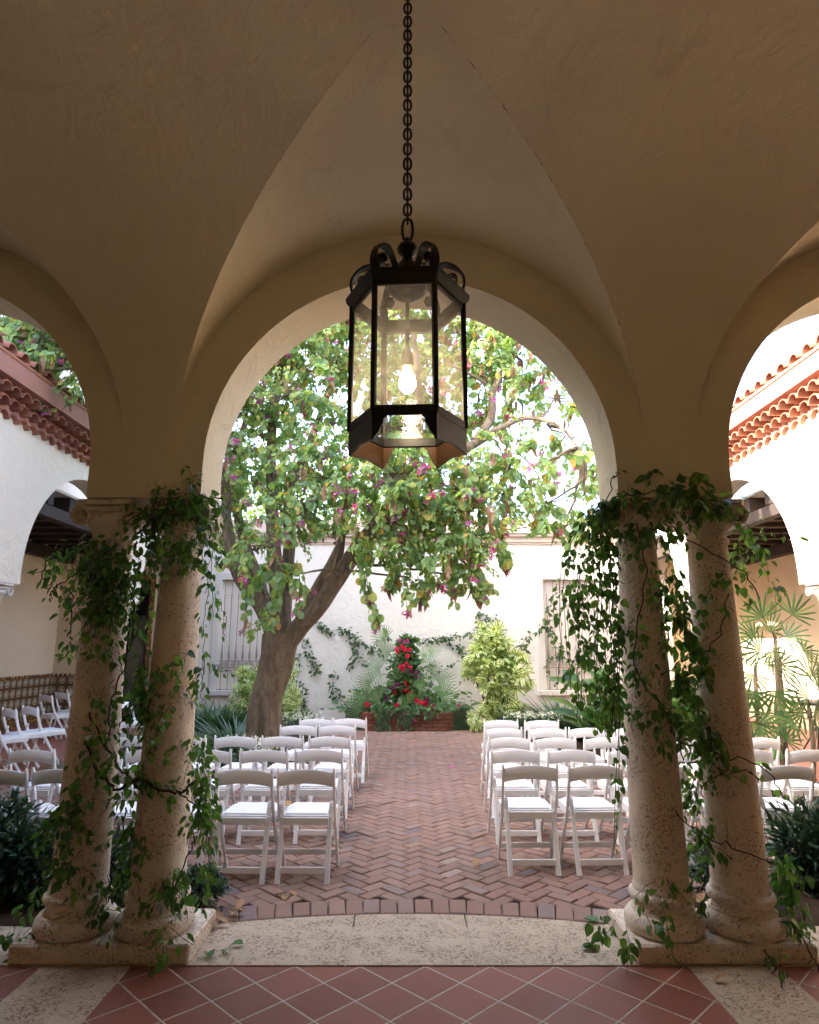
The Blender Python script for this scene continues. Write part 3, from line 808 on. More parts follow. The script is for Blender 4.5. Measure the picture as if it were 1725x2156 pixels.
# ================================================================== BACK WALL
bw = thing('courtyard_wall', 'tall rough white stucco wall closing the courtyard behind the brick planter', 'wall', (0, YB, 0))
WX0, WX1, WZ0, WZ1 = 3.08, 4.34, .72, 3.2
m = M()
def rough_wall(m, x0, x1, z0, z1):
    nx = max(1, int((x1-x0)/.12)); nz = max(1, int((z1-z0)/.12))
    def f(u, v):
        x, z = x0+(x1-x0)*u, z0+(z1-z0)*v
        e = 1 if (0 < u < 1 and 0 < v < 1) else 0
        return (x, YB - e*.012*(noise.noise(Vector((x*1.6, z*1.6, 3))) + .5*noise.noise(Vector((x*5, z*5, 8)))), z)
    m.grid(f, nx, nz)
for a, b in ((-6.0, -WX1), (-WX0, WX0), (WX1, 6.0)): rough_wall(m, a, b, -.05, 4.25)
for sg in (-1, 1):
    a, b = sorted((sg*WX0, sg*WX1)); rough_wall(m, a, b, -.05, WZ0); rough_wall(m, a, b, WZ1, 4.25)
m.build('wall', m_wall, bw, 60)
m = M(); m.box(-6, 6, YB+.16, YB+.4, -.05, 4.25); m.build('wall_backing', m_wall, bw)
m = M()
for z0, z1, d in ((4.02, 4.07, .03), (4.07, 4.12, .055), (4.12, 4.2, .04), (4.2, 4.27, .10), (4.27, 4.33, .13)): m.box(-5.3, 5.3, YB-d, YB+.3, z0+.001, z1, .006)
m.box(-5.3, 5.3, YB-.02, YB+.3, 4.331, 4.62); m.build('cornice', m_trim, bw)
for sg in (-1, 1):
    x0, x1 = sorted((sg*WX0, sg*WX1)); fr = M()
    t = .16
    fr.box(x0-t, x0, YB-.028, YB+.16, WZ0, WZ1+t, .006); fr.box(x1, x1+t, YB-.028, YB+.16, WZ0, WZ1+t, .006); fr.box(x0, x1, YB-.028, YB+.16, WZ1, WZ1+t, .006)
    fo = fr.build('window', m_frame, bw)
    q = M(); q.box(x0-t-.04, x1+t+.04, YB-.09, YB+.159, WZ0-.11, WZ0-.002, .008); q.build('sill', m_frame, fo)
    q = M(); q.box(x0, x1, YB+.09, YB+.155, WZ0, WZ1); 
    for k in range(5):
        xx = x0+(x1-x0)*(k+.0)/4; q.box(max(x0, xx-.025), min(x1, xx+.025), YB+.083, YB+.091, WZ0, WZ1)
    q.build('shutter', m_shutter, fo)
    q = M(); nb = 8; zb = WZ0+.52
    for k in range(nb):
        x = x0+(x1-x0)*(k+.5)/nb
        prof = [(.008, WZ0), (.008, zb-.02)]; q.lathe(prof, (x, YB+.01, 0), 8)
        for c, r1, h in ((zb+.18, .021, .16), ): 
            q.lathe([(.008, zb+.09), (.016, zb+.11), (.009, zb+.13), (.02, zb+.19), (.024, zb+.25), (.018, zb+.33), (.009, zb+.42), (.016, zb+.44), (.008, zb+.47), (.0075, WZ1-.45), (.016, WZ1-.43), (.008, WZ1-.40), (.014, WZ1-.36), (.0075, WZ1-.33), (.0075, WZ1)], (x, YB+.01, 0), 8)
        q.lathe([(.008, WZ0+.0), (.015, WZ0+.03), (.008, WZ0+.07)], (x, YB+.01, 0), 8)
    q.bar([(x0, YB+.01, zb-.02), (x1, YB+.01, zb-.02)], .02, .014, (0, 1, 0)); q.bar([(x0, YB+.01, zb+.12), (x1, YB+.01, zb+.12)], .02, .014, (0, 1, 0))
    q.bar([(x0, YB+.01, WZ1-.02), (x1, YB+.01, WZ1-.02)], .02, .014, (0, 1, 0)); q.bar([(x0, YB+.01, WZ0+.02), (x1, YB+.01, WZ0+.02)], .02, .014, (0, 1, 0))
    for k in range(9):   # scroll frieze
        cx = x0+(x1-x0)*(k+.5)/9; pts = []
        for i in range(22):
            tt = i/21; a = tt*math.pi*3.4*(1 if k % 2 else -1)+math.pi/2; rr = .055*(1-.75*tt); pts.append((cx+rr*math.cos(a), YB+.01, zb+.05+rr*math.sin(a)))
        q.tube(pts, .0075, 5)
    q.build('grille', m_grille, fo)
# ================================================================== LANTERN
LX, LY = P(858, 790, 2.2).x, 2.2
lan = thing('hanging_lantern', 'black iron hexagonal lantern with lit bulb hanging on a chain from the vault', 'lantern', (LX, LY, 2.6))
ROT = R(-3); RG = .207; ZB, ZTP = 2.425, 2.875
def hexp(r, k, z): a = ROT + R(60)*k + R(0); return Vector((LX+r*math.cos(a), LY+r*math.sin(a), z))
m = M()
for k in range(6):
    m.bar([hexp(RG, k, ZB-.02), hexp(RG, k, ZTP+.02)], .020, .018, (math.cos(ROT+R(60)*k), math.sin(ROT+R(60)*k), 0))
    for z, h in ((ZB-.012, .036), (ZTP+.012, .036)): m.bar([hexp(RG-.002, k, z), hexp(RG-.002, k+1, z)], h, .014, (0, 0, 1))
m.build('frame', m_iron, lan)
# flared top moulding
m = M()
prof = [(RG+.004, ZTP-.005), (RG+.006, ZTP+.012), (RG+.022, ZTP+.03), (RG+.026, ZTP+.05), (RG+.01, ZTP+.056), (RG-.012, ZTP+.052), (RG-.01, ZTP+.005)]
for k in range(6):
    a = [hexp(r, k, z) for r, z in prof]; b = [hexp(r, k+1, z) for r, z in prof]; L = len(prof)
    m.add(a+b, [(i, (i+1) % L, L+(i+1) % L, L+i) for i in range(L)])
m.build('crown_moulding', m_iron, lan)
# scroll brackets: flat leafy straps rising from the corners and curling in to the finial
for k in range(6):
    m = M(); a = ROT+R(60)*k; u = Vector((math.cos(a), math.sin(a), 0)); c = Vector((LX, LY, 0)); side = Vector((-u.y, u.x, 0))
    prof = [(.196, .045), (.212, .09), (.208, .13), (.182, .165), (.145, .18), (.108, .168), (.084, .14), (.066, .108), (.045, .085), (.028, .075)]
    pts = smooth_pts([c+u*r+Vector((0, 0, ZTP+z)) for r, z in prof], 4)
    m.bar(pts, [.03+.006*math.sin(i*.5) for i in range(len(pts))], .009, side)
    curl = [c+u*(.165+.028*(1-.7*t)*math.cos(3.5+t*7))+Vector((0, 0, ZTP+.12+.028*(1-.7*t)*math.sin(3.5+t*7))) for t in [i/14 for i in range(15)]]
    m.bar(curl, .03, .006, side); m.build('scroll_bracket', m_iron, lan)
m = M()
m.lathe([(.02, .03), (.055, .05), (.075, .07), (.078, .09), (.07, .12), (.055, .15), (.036, .175), (.022, .192), (.018, .21), (.032, .222), (.040, .24), (.032, .258), (.014, .272), (.012, .285)], (LX, LY, ZTP+.01), 24)
m.build('finial', m_iron, lan)
# chain
m = M(); z = ZTP+.30; top = SPR+VH-.01; i = 0
def lnk(m, z, h, wd, r, odd):
    pts = []
    for q in range(17):
        a = 2*math.pi*q/16; x = wd/2*math.cos(a); zz = h/2*math.sin(a)
        zz = math.copysign(min(abs(zz)*1.25, h/2), zz)
        pts.append((LX+(0 if odd else x), LY+(x if odd else 0), z+zz))
    m.tube(pts, r, 6, False)
lnk(m, z+.035, .09, .04, .0055, False); z += .088
while z < top:
    lnk(m, z, .048, .029, .0048, i % 2 == 0); z += .034; i += 1
m.build('chain', m_iron, lan)
# skirt: bracket plates hanging from the lower rail at the corners, scalloped cut-out between
for k in range(6):
    a, b = hexp(RG, k, 0), hexp(RG, k+1, 0); e = b-a; L = e.length; e.normalize(); nrm = Vector((e.y, -e.x, 0))
    zb = ZB-.024
    for flip in (0, 1):
        m = M()
        if k not in (1, 4) and flip: continue
        o, d = (a, e) if not flip else (b, -e)
        pl = [(0, 0), (.05, 0), (.044, -.012), (.036, -.018), (.034, -.034), (.026, -.044), (.02, -.062), (.008, -.078), (.0, -.09)] if k in (1, 4) else [(0, 0), (L, 0), (L, -.09), (L*.75, -.084), (L*.5, -.078), (L*.25, -.084), (.0, -.09)]
        vs = [o+d*x+nrm*t+Vector((0, 0, zb+z)) for t in (.004, -.004) for x, z in pl]; n = len(pl)
        m.add(vs, [tuple(range(n)), tuple(range(2*n-1, n-1, -1))] + [(i, (i+1) % n, n+(i+1) % n, n+i) for i in range(n)])
        m.build('skirt_bracket', m_copper if k in (0, 1, 2) else m_iron, lan)
for k in range(6):
    m = M(); a, b = hexp(RG-.006, k, ZB+.006), hexp(RG-.006, k+1, ZB+.006); c, d = hexp(RG-.006, k+1, ZTP-.004), hexp(RG-.006, k, ZTP-.004)
    m.add([a, b, c, d], [(0, 1, 2, 3)]); m.build('pane', m_glass, lan)
m = M(); m.tube([(LX, LY, ZTP+.08), (LX, LY, 2.70)], .007, 8); m.lathe([(.007, 2.72), (.02, 2.70), (.024, 2.66), (.024, 2.645), (.01, 2.64)], (LX, LY, 0), 16)
m.build('lamp_holder', m_copper, lan)
m = M(); m.lathe([(.004, 2.545), (.018, 2.55), (.029, 2.568), (.031, 2.588), (.026, 2.61), (.016, 2.63), (.013, 2.645)], (LX, LY, 0), 20); bulb = m.build('bulb', m_bulb, lan, 80)
pl = bpy.data.lights.new('bulb_light', 'POINT'); pl.energy = .22; pl.color = (1, .75, .48); pl.shadow_soft_size = .035
po = bpy.data.objects.new('bulb_light', pl); COL.objects.link(po); po.parent = lan; po.location = (0, 0, -.11)

# ================================================================== CHAIRS
def make_chair():
    t = thing('folding_chair', 'white folding chair', 'chair', (0, 0, 0))
    def arcslab(z0, z1, rise, yb, bow, hw, th, name, mat):
        m = M(); n = 16; vs = []
        for i in range(n+1):
            u = -1+2*i/n; x = hw*u; y = yb + bow*(1-u*u)*-1; r = rise*(1-u*u)
            a, b = z0+r*.95, z1+r
            for (zz, yy) in ((a+.006, -th/2), (a, -th/2+.005), (a, th/2-.005), (a+.006, th/2), (b-.008, th/2), (b, th/2-.006), (b, -th/2+.006), (b-.008, -th/2)): vs.append((x, y+yy+(zz-a)*-.06, zz))
        fs = [(i*8+k, i*8+(k+1) % 8, (i+1)*8+(k+1) % 8, (i+1)*8+k) for i in range(n) for k in range(8)] + [tuple(range(8))[::-1], tuple(n*8+k for k in range(8))]
        m.add(vs, fs); return m.build(name, mat, t, 40)
    arcslab(.642, .742, .026, .012, .022, .196, .017, 'backrest', m_chair)
    for s in (-1, 1):
        m = M(); x = s*.207
        pts = smooth_pts([(x, .0, .768), (x, .025, .64), (x, .085, .47), (x, .20, .27), (x, .365, 0)], 4)
        wd = [.013]+[.021]*(len(pts)-1); dp = [.018]+[.033]*(len(pts)-1)
        m.bar([(x, -.003, .775)]+pts, [.008]+wd, [.01]+dp, (1, 0, 0), .3); m.build('front_leg', m_chair, t)
        m = M(); x = s*.181
        m.bar([(x, .088, .528), (x, .085, .518), (x, .078, .49), (x-s*.004, .02, .2), (x-s*.004, -.035, 0)], [.016, .028, .033, .038, .038], [.012, .018, .02, .02, .02], (1, 0, 0), .3); m.build('rear_leg', m_chair, t)
    m = M(); m.box(-.171, .171, .05, .428, .424, .437, .005); seat = m.build('seat', m_chair, t)
    m = M(); m.box(-.157, .157, .066, .412, .4372, .449, .007); m.build('seat_pad', m_cushion, t)
    m = M(); m.box(-.172, .172, .036, .052, .372, .424, .004); m.box(-.172, .172, .41, .43, .378, .417, .004)
    for s in (-1, 1): m.box(*sorted((s*.172, s*.192)), .05, .425, .375, .432, .004)
    m.build('seat_frame', m_chair, t)
    m = M(); m.bar([(-.16, -.022, .088), (.16, -.022, .088)], .014, .045, (0, 1, 0)); m.build('rear_crossbar', m_chair, t)
    m = M(); m.bar([(-.198, .305, .118), (.198, .305, .118)], .014, .04, (0, 1, 0)); m.build('front_crossbar', m_chair, t)
    return t
proto = make_chair(); used = [False]
def put_chair(loc, rz, label, group):
    if not used[0]:
        used[0] = True; proto.location = loc; proto.rotation_euler = (0, 0, rz); proto['label'] = label; proto['group'] = group; return proto
    return dup(proto, loc, rz, label, group)
def chair_px(px, py, base=0.0):
    z = FPX*(CAMH-base-.775)/CP/(py-1365.0); Y = (z+(CAMH-base-.775)*SP)/CP; return Vector(((px-862.5)*z/FPX, Y, base))
ordn = ['nearest', 'second', 'third', 'fourth', 'farthest']; cnt = ['aisle', 'second from the aisle', 'third from the aisle', 'fourth from the aisle', 'fifth from the aisle', 'sixth from the aisle']
ROWSR = [(1608, [1116, 1254, 1391, 1525, 1657]), (1575.5, [1085.5, 1203, 1330, 1452, 1577, 1704]), (1550.5, [1072, 1168, 1274, 1382, 1490, 1598]), (1530.5, [1059.5, 1152.5, 1236.5, 1330]), (1514.5, [1055, 1140.5])]
ROWSL = [(1616.5, [645, 514.5, 384, 255, 127, 1]), (1575.5, [671.5, 556, 437, 316, 196, 68]), (1548, [694.5, 595.5, 496, 391, 289]), (1526, [710.5, 628.5]), (1511.5, [737, 666])]
for side, rows, rs in (('right', ROWSR, 1), ('left', ROWSL, -1)):
    for r, (py, xs) in enumerate(rows):
        for c, px in enumerate(xs):
            if side == 'left' and r == 0 and c == 0: lab = 'white folding chair with a yellow leaf on its seat'
            else: lab = 'white folding chair %s in the %s row %s of the aisle' % ('beside the aisle' if c == 0 else cnt[c], ordn[r], side)
            loc = chair_px(px, py + random.uniform(-.5, .5)); rz = rs*(.03+.012*c) + random.uniform(-.02, .02)
            if rs < 0: rz -= .0
            put_chair(loc, rz, lab, 'white folding chairs %s of the brick aisle' % side)
for (px, py, rz, lab) in ((20, 1490, -38, 'white folding chair at the left picture edge turned towards the courtyard'), (64, 1486, -36, 'angled white folding chair second from the left picture edge by the tiled dado'),
                          (97, 1462, -36, 'angled white folding chair farther back against the tiled dado'), (131, 1457, -34, 'angled white folding chair just left of the leftmost vine column, nearer one'), (154, 1452, -34, 'angled white folding chair half hidden behind the leftmost vine column'),
                          (-22, 1496, -38, 'angled white folding chair nearest the camera beside the left arcade')):
    L = chair_px(px, py, .098 if px > 0 else .098); L.x = max(L.x, -7.3)
    put_chair(L, R(rz), lab, 'angled white folding chairs in the left arcade')
L = P(262, 1480, 11.2); put_chair((L.x, 11.2, .0), R(-100), 'white folding chair seen side-on between the two left columns', 'angled white folding chairs in the left arcade')

# ================================================================== ORCHID TREE
TYY = 9.6
def T_(px, py, dy=0.0): return P(px, py, TYY+dy)
tb = T_(562, 1560); tb.z = 0
tree = thing('orchid_tree', 'large orchid tree with twisted brown trunk, magenta blossoms and hanging seed pods', 'tree', (tb.x, tb.y, 0))
def limb(m, ctrl, r0, r1, n=14, k=7, wob=.25, lobes=3):
    pts = smooth_pts(ctrl, k); N_ = len(pts); vs = []; a = None; ph = random.uniform(0, 10)
    for i, p in enumerate(pts):
        d = (pts[min(i+1, N_-1)]-pts[max(i-1, 0)]).normalized()
        if a is None: a, b = frame(d)
        else: a = (a-d*a.dot(d)).normalized(); b = a.cross(d)
        t = i/(N_-1); r = r0+(r1-r0)*t
        for q in range(n):
            th = 2*math.pi*q/n
            rr = r*(1+wob*.35*math.cos(lobes*th+ph+i*.12)+wob*noise.noise(Vector((math.cos(th)*1.3+ph, math.sin(th)*1.3, i*.18))))
            vs.append(p+(a*math.cos(th)+b*math.sin(th))*rr)
    m.add(vs, [(i*n+k2, i*n+(k2+1) % n, (i+1)*n+(k2+1) % n, (i+1)*n+k2) for i in range(N_-1) for k2 in range(n)] + [tuple((N_-1)*n+k2 for k2 in range(n))])
    return pts
m = M()
fork = T_(588, 1335)
b0 = Vector((tb.x-.06, tb.y, -.05))
m2 = M()
pts = [b0, b0+Vector((.03, 0, .25)), T_(560, 1490), T_(575, 1420), fork]
sp = smooth_pts(pts, 9); vs = []; n = 28
radii = []
for i, p in enumerate(sp):
    t = i/(len(sp)-1); r = .275-.06*min(1, t*1.6)+.05*max(0, t-.6)+.10*max(0, 1-t*7)
    for q in range(n):
        th = 2*math.pi*q/n; tw = th+t*2.0
        rr = r*(1+.13*math.cos(3*tw+.5)+.10*math.cos(5*tw+2)+.04*math.cos(11*tw+1)+.10*noise.noise(Vector((math.cos(tw)*1.6, math.sin(tw)*1.6, t*2.5))))
        vs.append(Vector((p.x+rr*math.cos(th), p.y+rr*math.sin(th), p.z)))
m2.add(vs, [(i*n+k2, i*n+(k2+1) % n, (i+1)*n+(k2+1) % n, (i+1)*n+k2) for i in range(len(sp)-1) for k2 in range(n)])
m2.build('trunk', m_bark, tree, 80)
TIPS = []
def big(ctrl, r0, r1, **k):
    m = M(); p = limb(m, ctrl, r0, r1, **k); m.build('limb', m_bark, tree, 80); TIPS.extend([(q, r0+(r1-r0)*i/len(p)) for i, q in enumerate(p) if i > len(p)*.35]); return p
f2 = fork - Vector((0, 0, .12))
big([f2+Vector((.03, 0, -.1)), T_(625, 1325), T_(680, 1265, -.1), T_(735, 1180, -.2), T_(790, 1108, -.3), T_(860, 1020, -.5), T_(960, 960, -.6), T_(1045, 905, -.6)], .15, .055)
big([T_(632, 1305), T_(665, 1240, .1), T_(700, 1180, .2), T_(725, 1110, .3), T_(735, 1000, .4), T_(760, 880, .4)], .085, .035)
big([T_(690, 1235), T_(712, 1190), T_(722, 1140, -.1), T_(722, 1080, -.2)], .05, .03)
big([f2, T_(585, 1270), T_(578, 1180, -.1), T_(572, 1060, -.1), T_(570, 950, -.2), T_(580, 850, -.3), T_(600, 740, -.4)], .13, .05)
big([f2+Vector((.05, .1, 0)), T_(600, 1255, .25), T_(610, 1150, .3), T_(612, 1040, .3), T_(650, 940, .3), T_(690, 830, .3), T_(720, 700, .3)], .11, .045)
big([f2+Vector((-.05, 0, 0)), T_(555, 1285), T_(515, 1230, -.1), T_(488, 1170, -.15), T_(478, 1100, -.2), T_(470, 1000, -.4), T_(400, 860, -.8), T_(300, 760, -1.2)], .13, .04)
big([T_(565, 1290), T_(545, 1230, .3), T_(520, 1160, .35), T_(500, 1080, .4), T_(490, 980, .5), T_(520, 880, .5)], .10, .045)
big([T_(1000, 930, -.6), T_(1035, 880, -.5), T_(1040, 820, -.5), T_(1075, 760, -.4), T_(1110, 700, -.4)], .07, .03)
big([T_(1045, 905, -.6), T_(1110, 880, -.6), T_(1180, 900, -.7), T_(1230, 960, -.8)], .045, .015)
big([T_(860, 1020, -.5), T_(880, 920, -1.2), T_(880, 800, -1.8), T_(870, 700, -2.0)], .08, .03)
big([T_(470, 1000, -.4), T_(380, 900, .8), T_(250, 800, 1.4), T_(150, 720, 1.2)], .05, .02)
# crown: lobes (px, py, depth offset, radius in m, leaf share, droop)
LOB = [(520, 860, -.6, .75, 1), (560, 760, -.2, .75, 1), (640, 700, -.6, .7, 1), (700, 650, .2, .7, 1), (620, 820, -.9, .6, .9), (700, 780, -.5, .65, 1), (500, 960, -.3, .6, 1),
       (560, 980, .8, .6, .8), (490, 1050, .3, .5, .9), (580, 1060, -1.0, .5, .8), (660, 940, -.8, .5, .8), (540, 1150, -.9, .4, .7), (640, 1060, -1.1, .5, .9), (700, 1010, -.9, .6, 1), (600, 1210, -.9, .33, .6), (560, 1290, -.7, .25, .5),
       (760, 700, 0, .7, 1), (840, 660, -.5, .7, 1), (800, 800, .4, .7, .9), (880, 780, -.4, .7, .9), (820, 900, -.3, .65, .9), (900, 880, .3, .6, .8), (770, 960, -1.0, .55, 1), (840, 1000, -1.2, .6, 1.1), (920, 1000, -.9, .6, 1.1),
       (760, 1070, .3, .42, .8), (830, 1100, -1.2, .5, 1.2), (900, 1090, -1.0, .55, 1.3), (970, 1080, -1.0, .5, 1.3), (880, 1170, -1.1, .4, 1.1), (950, 1160, -1.0, .42, 1.2), (1010, 1150, -1.0, .35, 1.1), (1000, 1210, -1.0, .24, .8), (860, 1215, -1.1, .24, .6),
       (960, 700, .2, .7, .9), (1030, 690, -.4, .7, .9), (1100, 760, -.2, .65, .75), (1020, 790, -.5, .6, .8), (1000, 880, .5, .6, .6), (1100, 850, .1, .5, .5), (1170, 840, -.3, .55, .6), (1190, 920, -.2, .5, .55), (1230, 960, -.4, .45, .6),
       (1060, 960, -.8, .55, .8), (1120, 980, -.8, .5, .6), (1000, 1000, -.7, .55, 1.1), (1060, 1040, -.9, .45, 1), (1150, 1060, -.8, .45, .7), (1220, 1050, -.6, .42, .7), (1110, 1110, -.9, .3, .6), (1190, 1110, -.8, .3, .6), (725, 1150, .6, .2, .4), (800, 1150, -.8, .3, .8),
       (430, 780, -1.0, .8, .8), (330, 760, -1.4, .8, .6), (800, 560, -.2, .9, .8), (950, 580, -.2, .9, .8), (650, 570, -.2, .9, .8), (1100, 640, -.2, .8, .6), (500, 640, -.8, .9, .7), (1200, 740, -.1, .7, .5)]
LOB += [(900, 420, 1.2, 1.0, .5), (1100, 480, 1.2, 1.0, .5), (1250, 600, 1.0, .9, .5), (700, 430, .8, 1.0, .5), (1300, 780, 1.0, .7, .4)]  # sparse lobes added higher and farther back to shade the right arcade from sun
LOB += [(30, 690, -1.6, .5, 1.6), (90, 710, -1.7, .5, 1.6), (150, 770, -1.5, .4, 1.3), (20, 790, -1.7, .4, 1.5), (70, 770, -1.6, .4, 1.3), (130, 700, -1.4, .45, 1.2), (90, 660, -1.2, .55, 1.0), (200, 740, -1.2, .6, .8), (-60, 720, -1.6, .6, .8)]
lv = Leaves(BAUH); fl = Leaves(PETAL); pods = Leaves(LANCE); tw = M(); br = M()
def nearest_tip(c):
    return min(TIPS, key=lambda t: (t[0]-c).length + (0 if t[0].z < c.z+.3 else .8))[0]
def strand(start, d, L, nleaf, size, sag=1.2):
    p = Vector(start); d = Vector(d).normalized(); pts = [p.copy()]; st = L/6
    for i in range(6):
        d = (d + Vector((0, 0, -sag*.16)) + rv(.09)).normalized(); p = p + d*st; pts.append(p.copy())
    tw.tube(pts, [.0045, .004, .0035, .003, .0025, .002, .0015], 3, False)
    for i in range(nleaf):
        t = random.random()**.8*5.999; k = int(t); q = pts[k].lerp(pts[k+1], t-k); dd = (pts[k+1]-pts[k]).normalized()
        out = rv().normalized(); out = (out - dd*out.dot(dd)).normalized()
        ld = (dd*.35 + out*.7 + Vector((0, 0, -.75))).normalized()
        nn = (Vector((0, 0, 1)) + out*.5 + rv(.4)).normalized()
        lv.add(q + out*.025, ld, nn, size*random.uniform(.6, 1.25))
    return pts
for (px, py, dy, r, dens) in LOB:
    c = T_(px, py, dy)
    t0 = nearest_tip(c); mid = (t0+c)/2 + rv(.12)
    br = M(); br.tube(smooth_pts([t0, mid, c], 5, .012), [.028-.018*i/10 for i in range(11)], 6)
    nst = int(30*dens*(.72 if px > 1015 else 1)*(r/.5)**2)
    for k in range(nst):
        q = rv().normalized()*r*random.random()**.45; q.z *= .8
        if random.random() < .25: br.tube(smooth_pts([c, c+q*.5+rv(.05), c+q], 3), [.012-.001*i for i in range(7)], 4, False)
        size = random.choice((.055, .065, .08, .105)) if random.random() < .75 else .042
        pts = strand(c+q, q*.8+rv(.35), random.uniform(.2, .5), random.randint(12, 24), size)
        if random.random() < .24:
            e = pts[-1]
            for z in range(random.randint(2, 4)): fl.add(e+rv(.03), rv(1)+Vector((0, -.6, .2)), rv(1), random.uniform(.04, .07))
        if random.random() < (.14 if px < 960 else .34):
            for z in range(random.randint(1, 3)): pods.add(pts[4]+rv(.03), Vector((random.gauss(0, .08), random.gauss(0, .08), -1)), rv(1), random.uniform(.16, .26))
    br.build('branch', m_bark, tree, 80)
# long drooping sprays near the bottom of the crown
for (a, b2, c2) in (((740, 1165), (775, 1240), (800, 1325)), ((760, 1160), (770, 1200), (778, 1260)), ((1000, 1190), (1008, 1225), (1012, 1262)), ((905, 1200), (900, 1235), (880, 1265)), ((940, 1180), (950, 1215), (962, 1245)), ((1050, 1130), (1062, 1165), (1068, 1190)), ((830, 1190), (822, 1220), (815, 1240)), ((1205, 1070), (1212, 1110), (1215, 1135)), ((590, 1200), (583, 1250), (578, 1310)), ((625, 1180), (632, 1230), (628, 1290)), ((500, 1150), (520, 1230), (515, 1330))):
    pts = smooth_pts([T_(*a, -1.0), T_(*b2, -1.0), T_(*c2, -1.0)], 6); tw.tube(pts, .004, 4, False)
    for i in range(34):
        t = random.random()**.8*(len(pts)-1.001); k = int(t); q = pts[k].lerp(pts[k+1], t-k); out = rv().normalized(); out.z *= .3
        lv.add(q+out*.05, out*.6+Vector((0, 0, -.8)), Vector((0, 0, 1))+out*.6+rv(.4), random.uniform(.06, .12))
    for z in range(3): fl.add(pts[-1]+rv(.04), rv(1), rv(1), .055)
    for z in range(2): pods.add(pts[-3], (random.gauss(0, .1), 0, -1), rv(1), .22)
tw.build('twigs', m_stem, tree, 80, kind='stuff')
build_leaves('crown', lv, m_bauh, tree); build_leaves('blossoms', fl, m_magenta, tree, kind='stuff'); build_leaves('seed_pods', pods, m_pod, tree, kind='stuff')
print('tree leaves', len(lv.p))
# a paler tree beyond the back wall
bt = thing('background_tree', 'bright yellow-green tree showing beyond the courtyard wall', 'tree', (-1.5, 17.5, 0))
m = M(); limb(m, [(-1.5, 17.5, 0), (-1.4, 17.5, 2), (-1.6, 17.4, 4.2)], .18, .08); limb(m, [(-1.5, 17.5, 3), (-2.6, 17.3, 4.4), (-3.4, 17.2, 5.2)], .1, .04); limb(m, [(-1.5, 17.5, 3.2), (-.5, 17.3, 4.4), (.4, 17.2, 5.2)], .1, .04); m.build('trunk', m_bark, bt, 80)
lb = Leaves(OVAL)
for c, r in (((-1.5, 17.4, 5.2), .9), ((-2.9, 17.2, 5.4), .9), ((-4.0, 17.2, 5.2), .7), ((-.6, 17.3, 5.3), .8), ((.6, 17.2, 5.1), .6), ((-2.2, 17.2, 6.2), .9), ((-1.0, 17.2, 6.1), .8)):
    for k in range(420):
        q = rv().normalized()*r*random.random()**.4; lb.add(Vector(c)+q, rv(1)+Vector((0, 0, -.6)), rv(.6)+Vector((0, 0, 1)), random.uniform(.1, .17))
build_leaves('crown', lb, m_bgtree, bt)
# ================================================================== VINES ON THE COLUMNS
def push_out(p, r=.165):
    for s in (-1, 1):
        for cx in COLX:
            dx, dy = p.x-s*cx, p.y-COLY; d = math.hypot(dx, dy)
            rr = r if .3 < p.z < 2.3 else .21
            if d < rr and p.z < HC: k = rr/max(d, 1e-3); p.x = s*cx+dx*k; p.y = COLY+dy*k
    if p.z > HC-.02 and WF-.03 < p.y < WB and abs(abs(p.x)-1.63) < .4: p.y = WF-.04-random.random()*.06
    return p
class Vine:
    def __init__(s, name, label, cat, loc, mat, tm=HEART, group=None):
        s.root = thing(name, label, cat, loc, 0, group); s.a = Leaves(tm); s.b = Leaves(OVAL); s.st = M(); s.mat = mat
    def leafy(s, pts, n, size, spread, shuffle=.5, push=True, hang=.6):
        for i in range(n):
            t = random.random()*(len(pts)-1.001); k = int(t); q = pts[k].lerp(pts[k+1], t-k); dd = (pts[k+1]-pts[k]).normalized()
            out = rv().normalized(); out = (out-dd*out.dot(dd)).normalized(); out.y -= .25
            p = q+out*spread*random.uniform(.3, 1)
            if push: p = push_out(p)
            L = s.a if random.random() < shuffle else s.b
            L.add(p, out*.6+dd*.3+Vector((0, 0, -hang))+rv(.15), Vector((0, -.7, .6))+rv(.55), size*random.uniform(.55, 1.35))
    def line(s, px, n, size=.055, spread=.04, r=.0035, wob=.008, push=True, shuffle=.3):
        pts = smooth_pts([P(*q) for q in px], 6, wob); size *= .82; n = int(n*.8)
        if push: pts = [push_out(p.copy(), .158) for p in pts]
        s.st.tube(pts, r, 5, False); s.leafy(pts, n, size, spread, shuffle, push)
    def cloud(s, cx, cy, rx, ry, Y, n, size=.055, dY=.08, L=.16, per=6, shuffle=.3):
        size *= .8
        for i in range(max(2, int(n*DEN+.5))):
            a = random.random()*6.283; q = math.sqrt(random.random())
            st = P(cx+rx*q*math.cos(a), cy+ry*q*math.sin(a)-6, Y+random.uniform(-dY, dY)); d = rv(.7)+Vector((0, -.2, -.6)); pts = [st]
            for k in range(4):
                d = (d+rv(.25)+Vector((0, 0, -.25))).normalized(); pts.append(pts[-1]+d*L/4)
            pts = [push_out(p) for p in pts]
            s.st.tube(pts, .0016, 3, False); s.leafy(pts, per, size, .035, shuffle)
    def done(s):
        s.st.build('stems', m_stem, s.root, 80, kind='stuff'); return build_leaves('foliage', [s.a, s.b], s.mat, s.root)
FY = 3.84; DEN = .52
v = Vine('garland_vine', 'dense dark leafy vine wound round the left pair of columns', 'vine', (-1.65, COLY, .1), m_vine)
